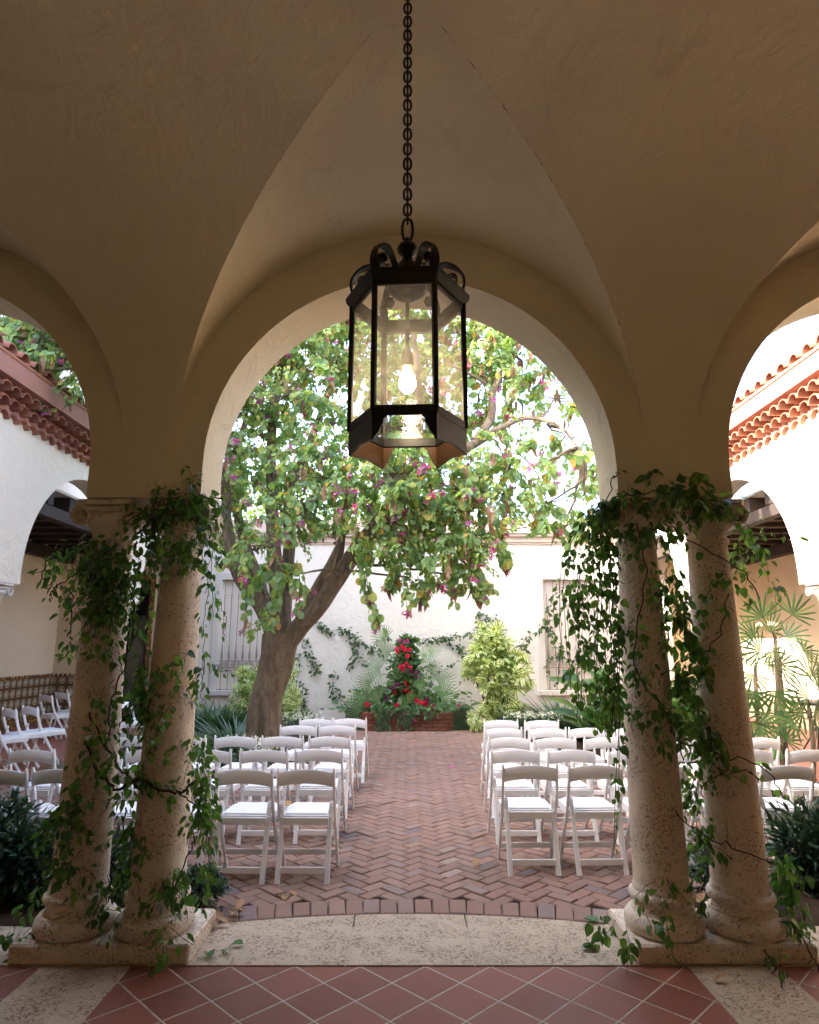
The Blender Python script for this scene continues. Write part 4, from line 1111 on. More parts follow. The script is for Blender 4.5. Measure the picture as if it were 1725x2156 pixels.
for c in ((385, 1055, 60, 30, FY, 34), (440, 1040, 30, 22, FY, 14), (300, 1085, 40, 30, FY, 12), (370, 1105, 75, 45, FY+.02, 60), (420, 1150, 40, 60, FY, 36), (340, 1165, 50, 45, FY, 34),
          (225, 1165, 70, 40, FY, 48), (170, 1180, 50, 35, FY, 16), (230, 1225, 60, 55, FY, 70), (215, 1290, 50, 50, FY, 34), (255, 1250, 35, 60, FY, 30), (110, 1200, 28, 25, FY, 6), (115, 1235, 25, 15, FY, 4), (135, 1170, 22, 18, FY, 4),
          (230, 1350, 40, 40, FY, 9), (170, 1370, 12, 60, 4.1, 6), (300, 1290, 30, 40, 4.0, 8), (315, 1400, 35, 35, 3.95, 14), (335, 1440, 45, 40, 3.95, 26), (330, 1500, 35, 40, 3.95, 24), (390, 1390, 30, 20, FY, 6), (405, 1420, 30, 20, FY, 7), (350, 1530, 22, 20, FY, 5),
          (250, 1430, 20, 40, FY, 3), (205, 1450, 22, 30, FY, 3), (230, 1570, 30, 22, FY, 8), (195, 1610, 22, 16, FY, 6), (262, 1520, 18, 20, FY, 3), (215, 1590, 40, 12, FY, 3), (160, 1680, 14, 40, FY, 9), (165, 1720, 18, 25, FY, 9), (240, 1640, 16, 20, FY, 4),
          (130, 1740, 30, 40, FY, 20), (140, 1800, 35, 40, FY, 20), (175, 1830, 20, 30, FY, 4), (275, 1700, 16, 50, 3.95, 16), (290, 1760, 22, 40, 3.95, 14), (280, 1820, 22, 40, 3.95, 14), (235, 1850, 22, 20, FY, 5), (220, 1900, 16, 14, FY, 3), (240, 1935, 20, 14, 3.8, 3),
          (330, 1600, 30, 25, 3.95, 8), (310, 1650, 25, 20, 3.95, 5), (415, 1700, 18, 50, FY, 12), (365, 1850, 30, 25, FY, 16), (350, 1880, 24, 20, FY, 9), (395, 1840, 18, 20, FY, 6), (350, 1965, 25, 16, 3.78, 6), (345, 1995, 20, 12, 3.72, 4), (410, 1600, 15, 20, FY, 4), (395, 1560, 14, 12, FY, 3), (60, 1930, 40, 30, 3.95, 8), (30, 1960, 22, 18, 3.9, 5), (90, 1880, 40, 25, 4.0, 14)):
    v.cloud(*c)
v.line([(280, 1090, 3.82), (330, 1060, 3.8), (400, 1045, 3.8), (470, 1050, 3.82)], 26, .06, .05)
v.line([(180, 1170, 3.84), (130, 1150, 3.8), (95, 1190, 3.8), (85, 1225, 3.8)], 14, .055, .03)
v.line([(180, 1200, 3.84), (130, 1225, 3.8), (105, 1255, 3.78)], 10, .05, .03)
v.line([(150, 1235, 3.84), (150, 1300, 3.82), (142, 1340, 3.82)], 10, .035, .03)
v.line([(182, 1560, 3.9), (210, 1690-60, 3.86), (250, 1720-60, 3.85), (300, 1640, 3.84), (330, 1660, 3.84), (380, 1668, 3.84), (415, 1640, 3.9)], 16, .06, .04, .008)
v.line([(190, 1500, 3.84), (215, 1560, 3.84), (260, 1620, 3.84), (290, 1660, 3.86)], 10, .06, .04, .006)
v.line([(270, 1200, 3.88), (285, 1300, 3.95), (262, 1400, 3.84), (235, 1480, 3.84), (228, 1560, 3.84)], 14, .06, .04, .0045)
v.line([(375, 1668, 3.84), (415, 1700, 3.84), (412, 1760, 3.84), (390, 1820, 3.84), (355, 1880, 3.84)], 14, .055, .04, .004)
v.line([(265, 1700, 3.84), (250, 1780, 3.84), (235, 1850, 3.84), (228, 1900, 3.82)], 10, .05, .04)
v.done()
v = Vine('hanging_vine', 'lighter green vine strands hanging down beside the second column from the left', 'vine', (-1.25, COLY, .1), m_vine, OVAL)
for k, (x0, y0, x1, y1, n) in enumerate(((445, 1060, 450, 1300, 30), (455, 1070, 470, 1200, 22), (440, 1080, 432, 1250, 26), (430, 1040, 428, 1180, 26), (470, 1060, 500, 1130, 14), (440, 1200, 430, 1420, 22), (455, 1250, 475, 1340, 12), (450, 1400, 500, 1420, 9), (432, 1380, 425, 1480, 12),
                       (428, 1550, 440, 1850, 60), (410, 1560, 412, 1700, 30), (445, 1690, 452, 1880, 40), (425, 1640, 440, 1780, 40), (405, 1560, 430, 1600, 14), (430, 1830, 425, 1925, 18), (440, 1620, 455, 1700, 22))):
    v.line([(x0, y0, 3.95), ((x0+x1)/2+random.uniform(-8, 8), (y0+y1)/2, 3.93), (x1, y1, 3.9)], int(n*1.15), .055, .04, .002)
v.done()
DEN = .38
v = Vine('garland_vine', 'glossy heart-leaved vine covering the right pair of columns and the gap between them', 'vine', (1.65, COLY, .1), m_vine); DEN = .38
for c in ((1320, 1045, 30, 20, FY, 10, .07), (1385, 1025, 25, 20, 3.78, 9, .085), (1450, 1020, 50, 28, 3.78, 20, .085), (1455, 1060, 25, 30, 3.78, 14, .07), (1530, 1055, 30, 22, 3.78, 6, .08), (1400, 1060, 30, 22, 3.78, 6, .07), (1340, 1100, 45, 30, 3.8, 16, .065),
          (1385, 1120, 30, 30, 3.8, 12, .07), (1490, 1080, 30, 20, 3.8, 7), (1395, 1170, 25, 40, 3.84, 10), (1420, 1220, 25, 50, 3.88, 16, .065), (1380, 1230, 30, 40, 3.82, 14), (1430, 1300, 30, 40, 3.95, 26, .075), (1440, 1370, 35, 50, 3.98, 30, .08), (1450, 1440, 30, 50, 3.98, 38, .07),
          (1455, 1520, 30, 50, 3.98, 44, .07), (1465, 1580, 25, 40, 3.98, 20), (1370, 1330, 40, 40, FY, 12, .06), (1345, 1400, 35, 45, FY, 13), (1350, 1470, 30, 35, FY, 12), (1400, 1500, 40, 30, FY, 10, .065), (1330, 1290, 25, 40, FY, 8), (1380, 1545, 35, 14, FY, 7), (1455, 1640, 18, 40, 4.0, 14), (1470, 1700, 22, 40, 4.0, 16), (1475, 1780, 22, 50, 4.02, 18), (1460, 1850, 25, 40, 4.0, 16),
          (1480, 1540, 35, 22, 3.88, 12, .075), (1490, 1290, 14, 12, FY, 3), (1510, 1245, 14, 30, FY, 3), (1525, 1210, 10, 16, FY, 3), (1510, 1620, 20, 14, FY, 3), (1400, 1870, 30, 14, FY, 8), (1370, 1895, 24, 12, 3.8, 4), (1395, 1960, 12, 20, 3.75, 3), (1300, 1945, 22, 18, 3.85, 5), (1280, 1960, 12, 10, 3.8, 2), (1310, 1985, 20, 10, 3.85, 3),
          (1640, 1830, 25, 45, 4.0, 26, .075), (1660, 1870, 25, 40, 4.0, 18, .07), (1655, 1930, 30, 25, 3.95, 10), (1685, 1960, 20, 20, 3.9, 6), (1640, 2010, 16, 14, 3.8, 3), (1580, 1115, 30, 25, 4.0, 10), (1600, 1170, 30, 40, 4.05, 12), (1580, 1220, 30, 40, 4.0, 9), (1620, 1250, 22, 25, 4.0, 4), (1560, 1150, 20, 40, 4.0, 9)):
    v.cloud(*c)
v.line([(1270, 1062, 3.8), (1330, 1040, 3.76), (1400, 1036, 3.75), (1480, 1052, 3.75), (1560, 1060, 3.8)], 26, .075, .05, .004)
v.line([(1275, 1075, 3.8), (1295, 1010, 3.78), (1302, 995, 3.78)], 6, .05, .03)
v.line([(1555, 1060, 3.85), (1580, 1110, 3.9), (1640, 1120, 3.95), (1690, 1140, 4.0)], 14, .05, .03)
v.line([(1395, 1100, 3.82), (1470, 1150, 3.82), (1560, 1200, 3.84), (1600, 1260, 3.9)], 16, .06, .04, .004)
v.line([(1340, 1100, 3.84), (1360, 1200, 3.82), (1345, 1300, 3.82), (1335, 1400, 3.82), (1400, 1500, 3.82), (1440, 1600, 3.84)], 34, .055, .04, .004)
v.line([(1430, 1560, 3.84), (1520, 1590, 3.82), (1610, 1620, 3.84), (1650, 1680, 3.84)], 9, .07, .04)
v.line([(1395, 1420, 3.84), (1450, 1380, 3.84), (1510, 1350, 3.84), (1535, 1250, 3.84)], 12, .055, .04)
v.line([(1420, 1700, 3.84), (1440, 1730, 3.84), (1530, 1780, 3.83), (1630, 1820, 3.86)], 7, .06, .03)
v.line([(1480, 1680, 3.84), (1490, 1640, 3.84), (1560, 1620, 3.84), (1600, 1640, 3.84)], 4, .05, .03)
v.line([(1660, 1940, 3.85), (1700, 1990, 3.8), (1730, 2060, 3.75)], 14, .06, .04)
v.line([(1610, 2000, 3.75), (1640, 2050, 3.65), (1660, 2110, 3.55)], 10, .05, .04, push=False)
v.done()
v = Vine('curtain_vine', 'curtain of vine strands hanging from the third capital over the grilled window', 'vine', (1.2, COLY, .1), m_vine)
for k in range(17):
    x = 1180+random.random()*115; y0 = 1062+random.uniform(-5, 40); top = 1245+(x-1180)*.3; yl = random.uniform(1330, 1560) if random.random() < .75 else random.uniform(1200, 1330); Y = 3.82+random.uniform(-.05, .22)
    if k == 0: x, yl = 1300, 1790
    if k == 1: x, yl = 1290, 1700
    v.line([(1285, 1060, 3.85), (top, y0+10, Y), (x+random.uniform(-4, 10), (y0+yl)/2-50, Y), (x+random.uniform(-14, 14), yl, Y)], int((yl-1060)*.115), .058, .035, .0022)
for c in ((1235, 1200, 45, 50, 3.9, 26), (1240, 1300, 50, 60, 3.9, 44), (1250, 1400, 45, 60, 3.9, 44), (1270, 1470, 35, 40, 3.9, 20), (1215, 1240, 25, 40, 3.9, 10), (1250, 1130, 35, 40, 3.88, 26), (1270, 1490, 40, 25, 3.95, 14)): v.cloud(*c)
v.done()

# ================================================================== CREEPERS ON THE BACK WALL
def creeper(label, lines, size=.06, Y=YB-.05):
    c = P(*lines[0][0][0], Y); v = Vine('wall_creeper', label, 'creeper', (c.x, Y, c.z), m_creep, HEART, 'thin creepers pinned to the white courtyard wall')
    fl = Leaves(PETAL)
    for pts, n in lines:
        pp = smooth_pts([P(x, y, Y) for x, y in pts], 6, .02); v.st.tube(pp, .004, 4, False)
        for i in range(n):
            t = random.random()*(len(pp)-1.001); k = int(t); q = pp[k].lerp(pp[k+1], t-k); out = rv().normalized(); out.y = -abs(out.y)*.6
            q = q+out*random.uniform(.02, .09); q.y = min(q.y, YB-.03)
            (v.a if random.random() < .45 else v.b).add(q, Vector((out.x, -.1, -.5+out.z*.6)), Vector((0, -1, .3))+rv(.4), size*random.uniform(.6, 1.5))
    v.done(); return v
creeper('creeper strands on the white wall just right of the tree trunk', [([(640, 1345), (650, 1385), (662, 1420)], 34), ([(668, 1310), (683, 1325), (698, 1335)], 55), ([(622, 1370), (632, 1400), (628, 1430)], 22), ([(652, 1375), (665, 1400), (672, 1420)], 38), ([(690, 1440), (710, 1455), (722, 1468)], 26), ([(700, 1420), (715, 1425)], 10)])
creeper('creeper spray left of the flower spire reaching down the white wall', [([(715, 1325), (745, 1335), (775, 1365), (815, 1378)], 90), ([(745, 1335), (748, 1370), (735, 1410)], 50), ([(735, 1350), (760, 1385), (775, 1400)], 26), ([(775, 1370), (800, 1350), (820, 1345)], 24), ([(730, 1470), (765, 1480), (800, 1465)], 14), ([(745, 1452), (752, 1475)], 9), ([(700, 1465), (740, 1490)], 10)])
creeper('long creeper strung along the wall between flower spire and pale shrub', [([(880, 1345), (930, 1342), (975, 1340), (1005, 1325), (1012, 1290)], 120), ([(930, 1345), (965, 1365), (985, 1395)], 34), ([(895, 1350), (940, 1350)], 26), ([(905, 1395), (935, 1410), (965, 1390)], 18), ([(970, 1360), (985, 1400), (972, 1440)], 36), ([(1010, 1310), (1040, 1300), (1060, 1330)], 50), ([(1020, 1310), (1035, 1345)], 16)], .055)
creeper('creeper climbing diagonally over the right grilled window', [([(1085, 1380), (1110, 1345), (1140, 1320), (1160, 1280), (1172, 1215)], 80), ([(1150, 1315), (1170, 1345), (1185, 1390)], 60), ([(1155, 1370), (1158, 1420), (1172, 1445)], 18), ([(1095, 1350), (1110, 1375)], 20)], .07, YB-.12)

# ================================================================== SHRUBS, GRASS, PALMS
def mound(name, label, cat, c, rad, n, tm, size, mat, up=.3, group=None, hl=.35, stem=True):
    """shrub: twigs from the base carrying leaves through an uneven ellipsoid"""
    c = Vector(c); root = thing(name, label, cat, (c.x, c.y, 0.02), 0, group); L = Leaves(tm); st = M()
    rx, ry, rz = rad
    bumps = [(rv().normalized(), random.uniform(.7, 1.15)) for _ in range(9)]
    for i in range(n):
        q = rv().normalized(); s_ = random.choice(bumps)
        q = (q+s_[0]*.6).normalized()*s_[1]*random.random()**.33
        p = c+Vector((q.x*rx, q.y*ry, rz*(.5+q.z*.5)+c.z*0))
        p.z = max(.03, p.z)
        base = Vector((c.x+q.x*rx*.25, c.y+q.y*ry*.25, .02+c.z*0))
        if i % 14 == 0 and stem: st.tube(smooth_pts([base, (base+p)/2+rv(.04)*rx, p], 4), .006, 4, False)
        for k in range(3):
            L.add(p+rv(.04*max(rx, .3)), Vector((q.x, q.y, q.z*.6+up))+rv(hl), Vector((0, -.3, 1))+rv(.5), size*random.uniform(.6, 1.3))
    if st.v: st.build('stems', m_stem, root, 80)
    build_leaves('foliage', L, mat, root); return root
GR = 'clumps of dark arching grass in the planting beds'
def grass(label, x, y, r, n, ln, h=0.03):
    root = thing('grass_clump', label, 'grass', (x, y, 0), 0, GR); L = Leaves(STRAP); n = int(n*1.7)
    for i in range(n):
        a = random.random()*6.283; q = r*math.sqrt(random.random()); out = Vector((math.cos(a), math.sin(a), 0))
        L.add((x+math.cos(a)*q, y+math.sin(a)*q*.8, h), out*.55+Vector((0, 0, 1))+rv(.2), -out+Vector((0, 0, .4))+rv(.1), ln*random.uniform(.6, 1.2))
    build_leaves('blades', L, m_grass, root, kind='stuff')
for lab, px, py, Y, r, n, ln in (('dark grass clump left of the tree trunk beneath the left window', 470, 1500, 12.6, .55, 800, .68), ('grass clump beside the left foot of the tree trunk', 505, 1510, 10.6, .4, 480, .6), ('grass clump seen between the two left columns', 285, 1540, 8.9, .35, 420, .35), ('grass clump farther left, behind the third left column gap', 430, 1490, 12.4, .5, 600, .65),
                          ('low grass in the tree bed behind the second chair row', 400, 1530, 9.3, .4, 400, .35), ('grass clump under the right grilled window', 1190, 1500, 13.2, .5, 650, .65), ('grass clump right of the grilled window by the broad leaves', 1265, 1500, 12.6, .55, 650, .6), ('grass clump at the foot of the pale right shrub', 1130, 1500, 13.6, .35, 400, .45),
                          ('low grass at the far left behind the angled chairs', 200, 1545, 8.6, .35, 380, .35), ('grass clump behind the right columns', 1400, 1520, 11.0, .5, 500, .5)):
    p = P(px, py, Y); grass(lab, p.x, Y, r, n, ln)
def px_mound(name, label, cat, px, Y, rx, ry, rz, *a, **k): p = P(px, 1400, Y); return mound(name, label, cat, (p.x, Y, 0), (rx, ry, rz), *a, **k)
px_mound('variegated_shrub', 'large cream and green variegated shrub leaning against the white wall right of the planter', 'shrub', 1050, 14.2, .62, .45, 1.15, 20, SCHEF, .2, m_schef, .1)
def scheff(label, pts, n, size):
    c = P(pts[0][0], 1500, pts[0][2]); root = thing('variegated_shrub', label, 'shrub', (c.x, c.y, 0)); L = Leaves(SCHEF); st = M()
    for (px, py, Y, r) in pts:
        q0 = P(px, py, Y); st.tube(smooth_pts([Vector((c.x, c.y, 0)), (Vector((c.x, c.y, 0))+q0)/2+rv(.1), q0], 5), .014, 5, False)
        for i in range(int(n*(r/.3)**2)):
            q = rv().normalized()*r*random.random()**.35; q.y *= .8
            L.add(q0+q, q*1.2+rv(.3)+Vector((0, -.5, .1)), q+Vector((0, -.6, .7))+rv(.35), size*random.uniform(.6, 1.25))
    st.build('stems', m_stem, root, 80); build_leaves('foliage', L, m_schef, root); return root
for o in [o for o in bpy.data.objects if o.name.startswith('variegated_shrub')]:
    for ch in list(o.children): bpy.data.objects.remove(ch)
    bpy.data.objects.remove(o)
scheff('large cream and green variegated shrub leaning against the white wall right of the planter', [(1040, 1500, 13.9, .22), (1045, 1350, 14.0, .28), (1010, 1380, 14.0, .30), (1060, 1380, 14.0, .34), (1090, 1400, 13.9, .28), (1030, 1420, 13.8, .34), (1075, 1430, 13.8, .32), (1015, 1350, 14.1, .24), (990, 1410, 14.0, .2), (1050, 1465, 13.8, .3), (1020, 1325, 14.2, .18), (1110, 1440, 13.9, .14), (1085, 1495, 13.7, .25), (1035, 1500, 13.7, .24), (1000, 1515, 13.6, .16)], 42, .2)
scheff('yellow variegated shrub behind the tree trunk', [(560, 1480, 13.4, .25), (520, 1460, 13.4, .3), (515, 1420, 13.6, .22), (530, 1490, 13.3, .28), (600, 1440, 13.5, .28), (605, 1480, 13.3, .28), (590, 1500, 13.2, .28), (560, 1430, 13.6, .3), (500, 1490, 13.3, .2), (612, 1400, 13.7, .15)], 48, .16)
px_mound('potted_shrub', 'small green shrub in a pale box at the wall right of the trunk', 'shrub', 632, 14.3, .2, .18, 1.0, 160, OVAL, .06, m_creep)
q = [o for o in bpy.data.objects if o.name == 'potted_shrub'][0]
m = M(); p = P(640, 1500, 14.45); m.box(p.x-.07, p.x+.07, 14.4, 14.52, .42, .56, .01); m.box(p.x-.02, p.x+.02, 14.45, 14.49, 0, .42); m.build('box', m_frame, q)
for lab, px, Y, r, n in (('white flowering ground plant right of the tree trunk', 630, 12.6, .5, 260), ('white flowers in the tree bed behind the second chair row', 520, 9.4, .45, 200), ('white flowers left of the trunk among the chairs', 560, 8.9, .4, 160), ('white flowers along the right bed behind the last chairs', 1190, 12.6, .6, 300), ('white flowers at the right bed under the broad leaves', 1285, 12.2, .6, 300), ('white flowers at the foot of the variegated shrub', 1110, 12.8, .4, 160)):
    p = P(px, 1500, Y); root = mound('flowering_plant', lab, 'flowers', (p.x, Y, 0), (r, r*.7, .45), n, OVAL, .06, m_creep, group='low white flowering plants in the beds', stem=False)
    L = Leaves(PETAL)
    for i in range(n//2): L.add((p.x+random.gauss(0, r*.45), Y+random.gauss(0, r*.3), .34+random.random()*.12), rv(1)+Vector((0, -.4, .4)), Vector((0, -.3, 1))+rv(.3), random.uniform(.025, .04))
    build_leaves('blossoms', L, m_white_f, root, kind='stuff')
# broad upright leaves in the right bed
def broad(label, px, py, Y, n, ln, tm=OVAL, mat=None):
    p = P(px, py, Y); root = thing('broad_leaf_plant', label, 'plant', (p.x, Y, 0)); L = Leaves(tm); st = M()
    for i in range(n):
        a = random.random()*6.283; out = Vector((math.cos(a), math.sin(a), 0)); h = random.uniform(.15, 1)*p.z; q = Vector((p.x, Y, h*.75))+out*random.uniform(.03, .3)
        st.tube([Vector((p.x, Y, 0))+out*.05, Vector((p.x, Y, h*.4))+out*.12, q], .006, 4, False)
        L.add(q, out*.8+Vector((0, 0, random.uniform(.1, 1.2))), -out*.4+Vector((0, -.5, 1))+rv(.2), ln*random.uniform(.6, 1.2))
    st.build('stalks', m_stem, root, 80); build_leaves('foliage', L, mat or m_broad, root)
broad('tall broad-leaved plant at the right window with long glossy leaves', 1240, 1400, 11.6, 34, .5); broad('broad-leaved plant behind the third column', 1290, 1400, 10.8, 40, .42); broad('second broad-leaved plant between the right columns', 1440, 1390, 9.6, 46, .42)
broad('broad-leaved plant beside the fourth column base', 1580, 1560, 7.4, 26, .26, HEART); broad('low dark plant in front of the palms', 1640, 1600, 6.6, 30, .2, LANCE, m_dark)
# lady palms
def palm(label, base, tops, stems):
    root = thing('lady_palm', label, 'palm', (base[0], base[1], 0)); L = Leaves(FAN); st = M()
    for (x0, px, py, Y) in stems:
        t = P(px, py, Y); b = Vector((base[0]+x0, base[1], 0)); st = M(); st.tube(smooth_pts([b, (b+t)/2+rv(.03), t], 6), [.028]*10+[.022]*10, 8); st.build('trunk', m_bark, root, 60)
    sp = M()
    for (px, py, Y, r, ang) in tops:
        c = P(px, py, Y); dx, dz = math.sin(R(ang)), math.cos(R(ang)); d = Vector((dx, random.uniform(-.35, .35), dz))
        s = min(stems, key=lambda s_: (P(s_[1], s_[2], s_[3])-c).length); t = P(s[1], s[2], s[3]); b = Vector((t.x, t.y, min(t.z, c.z-.1)))
        sp = M(); sp.tube(smooth_pts([b, (b+c)/2+Vector((0, 0, .04)), c], 3), .006, 4, False); sp.build('leaf_stalk', m_stem, root)
        L.add(c, d, Vector((0, -1, .45))+rv(.25), r)
    build_leaves('fronds', L, m_palm, root)
bx = P(1640, 1560, 8.6).x
palm('tall lady palm with bright fan leaves in front of the right arcade', (bx, 8.6), [(1605, 1300, 8.5, .36, -20), (1620, 1330, 8.4, .36, 15), (1668, 1295, 8.6, .34, 35), (1655, 1340, 8.5, .30, 80), (1600, 1370, 8.4, .36, -70), (1588, 1340, 8.6, .34, -50), (1622, 1372, 8.3, .34, 160), (1615, 1400, 8.7, .33, 100), (1585, 1420, 8.7, .32, 200), (1690, 1370, 8.6, .32, 100), (1640, 1400, 8.7, .36, 90), (1575, 1455, 8.5, .34, -150),
     (1632, 1455, 8.4, .36, 175), (1590, 1455, 8.4, .34, 190), (1610, 1500, 8.4, .3, 185), (1580, 1520, 8.3, .38, 190), (1600, 1525, 8.3, .34, 130), (1570, 1380, 8.7, .3, -80), (1660, 1500, 8.8, .26, 120)],
     [(-.25, 1590, 1400, 8.6), (0, 1632, 1340, 8.6), (.06, 1640, 1380, 8.7)])
bx = P(1700, 1600, 7.6).x
palm('shorter lady palm at the right picture edge', (bx, 7.6), [(1706, 1425, 7.6, .36, 5), (1700, 1470, 7.5, .36, -60), (1725, 1450, 7.6, .36, 60), (1690, 1500, 7.5, .32, -100), (1715, 1500, 7.4, .34, 120), (1672, 1520, 7.4, .28, -120), (1735, 1500, 7.4, .34, 110), (1640, 1565, 7.3, .24, -80), (1655, 1560, 7.3, .22, 60)], [(0, 1704, 1490, 7.6), (-.12, 1650, 1590, 7.4)])
# dark shrubs of the front beds
G2 = 'dark shrubs behind the column plinths'
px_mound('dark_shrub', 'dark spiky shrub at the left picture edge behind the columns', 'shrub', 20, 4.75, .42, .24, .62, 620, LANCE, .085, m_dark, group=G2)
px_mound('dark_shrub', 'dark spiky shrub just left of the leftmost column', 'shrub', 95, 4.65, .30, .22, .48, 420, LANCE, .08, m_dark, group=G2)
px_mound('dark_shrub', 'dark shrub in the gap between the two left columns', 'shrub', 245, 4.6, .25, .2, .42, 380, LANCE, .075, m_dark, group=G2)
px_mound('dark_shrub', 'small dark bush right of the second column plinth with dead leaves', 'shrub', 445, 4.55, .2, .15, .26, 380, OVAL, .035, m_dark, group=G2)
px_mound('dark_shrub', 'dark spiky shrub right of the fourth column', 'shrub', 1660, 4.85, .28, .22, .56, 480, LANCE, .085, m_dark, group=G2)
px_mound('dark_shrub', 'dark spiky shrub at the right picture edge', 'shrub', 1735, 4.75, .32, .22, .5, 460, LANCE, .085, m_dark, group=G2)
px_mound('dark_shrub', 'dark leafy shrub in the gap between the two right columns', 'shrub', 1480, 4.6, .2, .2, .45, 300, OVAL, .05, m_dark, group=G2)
# ================================================================== BRICK PLANTER AND ITS FLOWER SPIRE
cx = P(857, 1500, 13.9).x
pla = thing('brick_planter', 'low chamfered brick planter with projecting cap course against the white wall', 'planter', (cx, 14.3, 0))
outl = [Vector((cx-1.25, 14.92, 0)), Vector((cx-1.25, 14.25, 0)), Vector((cx-.80, 13.72, 0)), Vector((cx+.80, 13.72, 0)), Vector((cx+1.25, 14.25, 0)), Vector((cx+1.25, 14.92, 0))]
m = M(); nc = 5; hc = .073
for c in range(nc):
    for i in range(5):
        a, b = outl[i], outl[i+1]; e = b-a; L = e.length; e.normalize(); nrm = Vector((e.y, -e.x, 0)); ang = math.atan2(e.y, e.x)
        x = -(.12 if c % 2 else 0); pr = .018 if c >= nc-2 else 0
        while x < L-.02:
            x0, x1 = max(0, x+.005), min(L, x+.235)
            if x1-x0 > .03:
                ctr = a+e*(x0+x1)/2 - nrm*(.05-pr-random.uniform(0, .004)); m.cbox((ctr.x, ctr.y, hc*(c+.5)), (x1-x0, .1, hc-.009), .004, Matrix.Rotation(ang, 3, 'Z'))
            x += .24
m.build('brickwork', m_brick2, pla, 30)
mj = N('mortar').fin((.42, .37, .32), .95); m = M()
m.prism([(p.x*1.0+(cx-p.x)*.03, p.y+.02) for p in outl], 'z', .0, nc*hc-.02); m.build('mortar_core', m_soil, pla)
def fern(label, px, py, Y, n, size, tm, mat, spread=.12, group=None, name='palm_frond_cluster', cat='foliage'):
    c = P(px, py, Y); root = thing(name, label, cat, (c.x, c.y, c.z), 0, group); L = Leaves(tm)
    for i in range(n):
        a = R(-100+200*(i+.5)/n+random.uniform(-8, 8)); L.add(c+rv(spread*.3), (math.sin(a), -.45+random.uniform(-.2, .2), math.cos(a)*.8+.15), Vector((0, -.75, .6))+rv(.2), size*random.uniform(.75, 1.15))
    build_leaves('fronds', L, mat, root); return root
# green body of the spire
sp_ = thing('flower_spire_foliage', 'tapering mass of mixed greenery rising from the brick planter', 'plant', (cx, 14.2, .45))
L1, L2, L3, L4 = Leaves(HEART), Leaves(LANCE), Leaves(FAN2), Leaves(OVAL)
for i in range(2600):
    h = random.random()**1.35; wdt = 1.15*(1-h)**1.9+.22
    if h > .3: wdt = .16+.36*(1-h)
    x = random.gauss(0, .5)*wdt; z = .36+h*1.5; y = 14.35+h*.3+random.uniform(-.25, .1)*(1.2-h)
    out = Vector((x*1.5, -.7, .15)); (L1 if i % 3 == 0 else (L2 if i % 3 == 1 else L4)).add((cx+x, y-.12, z), out+rv(.5), Vector((0, -.6, .8))+rv(.5), random.uniform(.07, .16))
for i in range(900):
    x = random.uniform(-1.25, 1.25); z = .29+random.random()*.2; L4.add((cx+x, 13.72+abs(x)*.25*(abs(x) > .7)+random.uniform(-.06, .3), z), Vector((x*.3, -.8, .1))+rv(.5), Vector((0, -.4, 1))+rv(.5), random.uniform(.06, .13))
for px, py, r in ((812, 1345, .38), (800, 1410, .40), (795, 1440, .40), (905, 1415, .34), (890, 1385, .36), (770, 1470, .42), (800, 1470, .45), (930, 1470, .45), (900, 1500, .38), (880, 1450, .4), (925, 1440, .42), (945, 1490, .4), (840, 1430, .34), (780, 1440, .36), (760, 1490, .36), (860, 1480, .35), (905, 1375, .3), (820, 1375, .3)):
    c = P(px, py, 13.9 if py > 1440 else 14.15); L3.add(c, Vector(((px-853)*.02, -.35, random.uniform(.2, .9))), Vector((0, -.8, .5))+rv(.3), r)
build_leaves('greenery', [L1, L2, L4], leafmat('mixed_greenery', [(0, (.06, .14, .06)), (.6, (.11, .21, .08)), (1, (.2, .3, .12))], .4, .35), sp_); build_leaves('palm_fronds', L3, leafmat('grey_palm', [(0, (.10, .19, .08)), (1, (.2, .32, .14))], .4, .3), sp_)
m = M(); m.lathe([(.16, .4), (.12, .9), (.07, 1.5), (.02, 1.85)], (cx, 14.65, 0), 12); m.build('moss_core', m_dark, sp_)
tr_ = Leaves(OVAL)
for k, (px, n) in enumerate(((738, 60), (750, 90), (765, 90), (780, 50), (803, 60), (812, 40), (848, 30), (858, 26), (935, 70), (948, 100), (960, 100), (972, 80), (982, 50), (870, 14), (905, 14))):
    for i in range(n*2):
        t = random.random(); p = P(px+random.gauss(0, 6), 1488+t*48*(1 if px not in (870, 905) else .5), 13.66 if 780 < px < 935 else 13.9)
        tr_.add(p, Vector((random.gauss(0, .4), -.4, -.7)), Vector((0, -1, .4))+rv(.4), random.uniform(.05, .09))
o = build_leaves('trailing_ivy', tr_, m_creep); tag(o, 'trailing ivy spilling over the front and both ends of the brick planter', 'ivy')
def blooms(label, items, mat, size=.055):
    size *= .46
    c = P(*items[0]); root = thing('flower_cluster', label, 'flowers', (c.x, c.y, c.z), 0, 'flower clusters of the spire and planter'); L = Leaves(PETAL)
    for it in items:
        c = P(*it)
        c = c+rv(.025)
        for i in range(16):
            q = rv().normalized(); q.y = -abs(q.y); L.add(c+q*size*.75, q+rv(.3), rv(1), size*random.uniform(.5, .9))
    build_leaves('blossoms', L, mat, root)
blooms('hot pink rose cluster at the top of the flower spire', [(848, 1364, 14.1), (838, 1368, 14.1), (857, 1368, 14.1), (840, 1376, 14.1), (860, 1374, 14.1), (850, 1372, 14.1)], m_pink, .10)
blooms('hot pink rose band in the upper middle of the spire', [(842, 1406, 14.05), (850, 1404, 14.05), (858, 1403, 14.05), (848, 1410, 14.05), (864, 1406, 14.05)], m_pink, .09)
blooms('crimson rose cluster in the middle of the spire', [(854, 1444, 14.0), (850, 1450, 14.0), (862, 1456, 14.0), (868, 1458, 14.0), (834, 1458, 14.0), (857, 1438, 14.0)], m_red, .09)
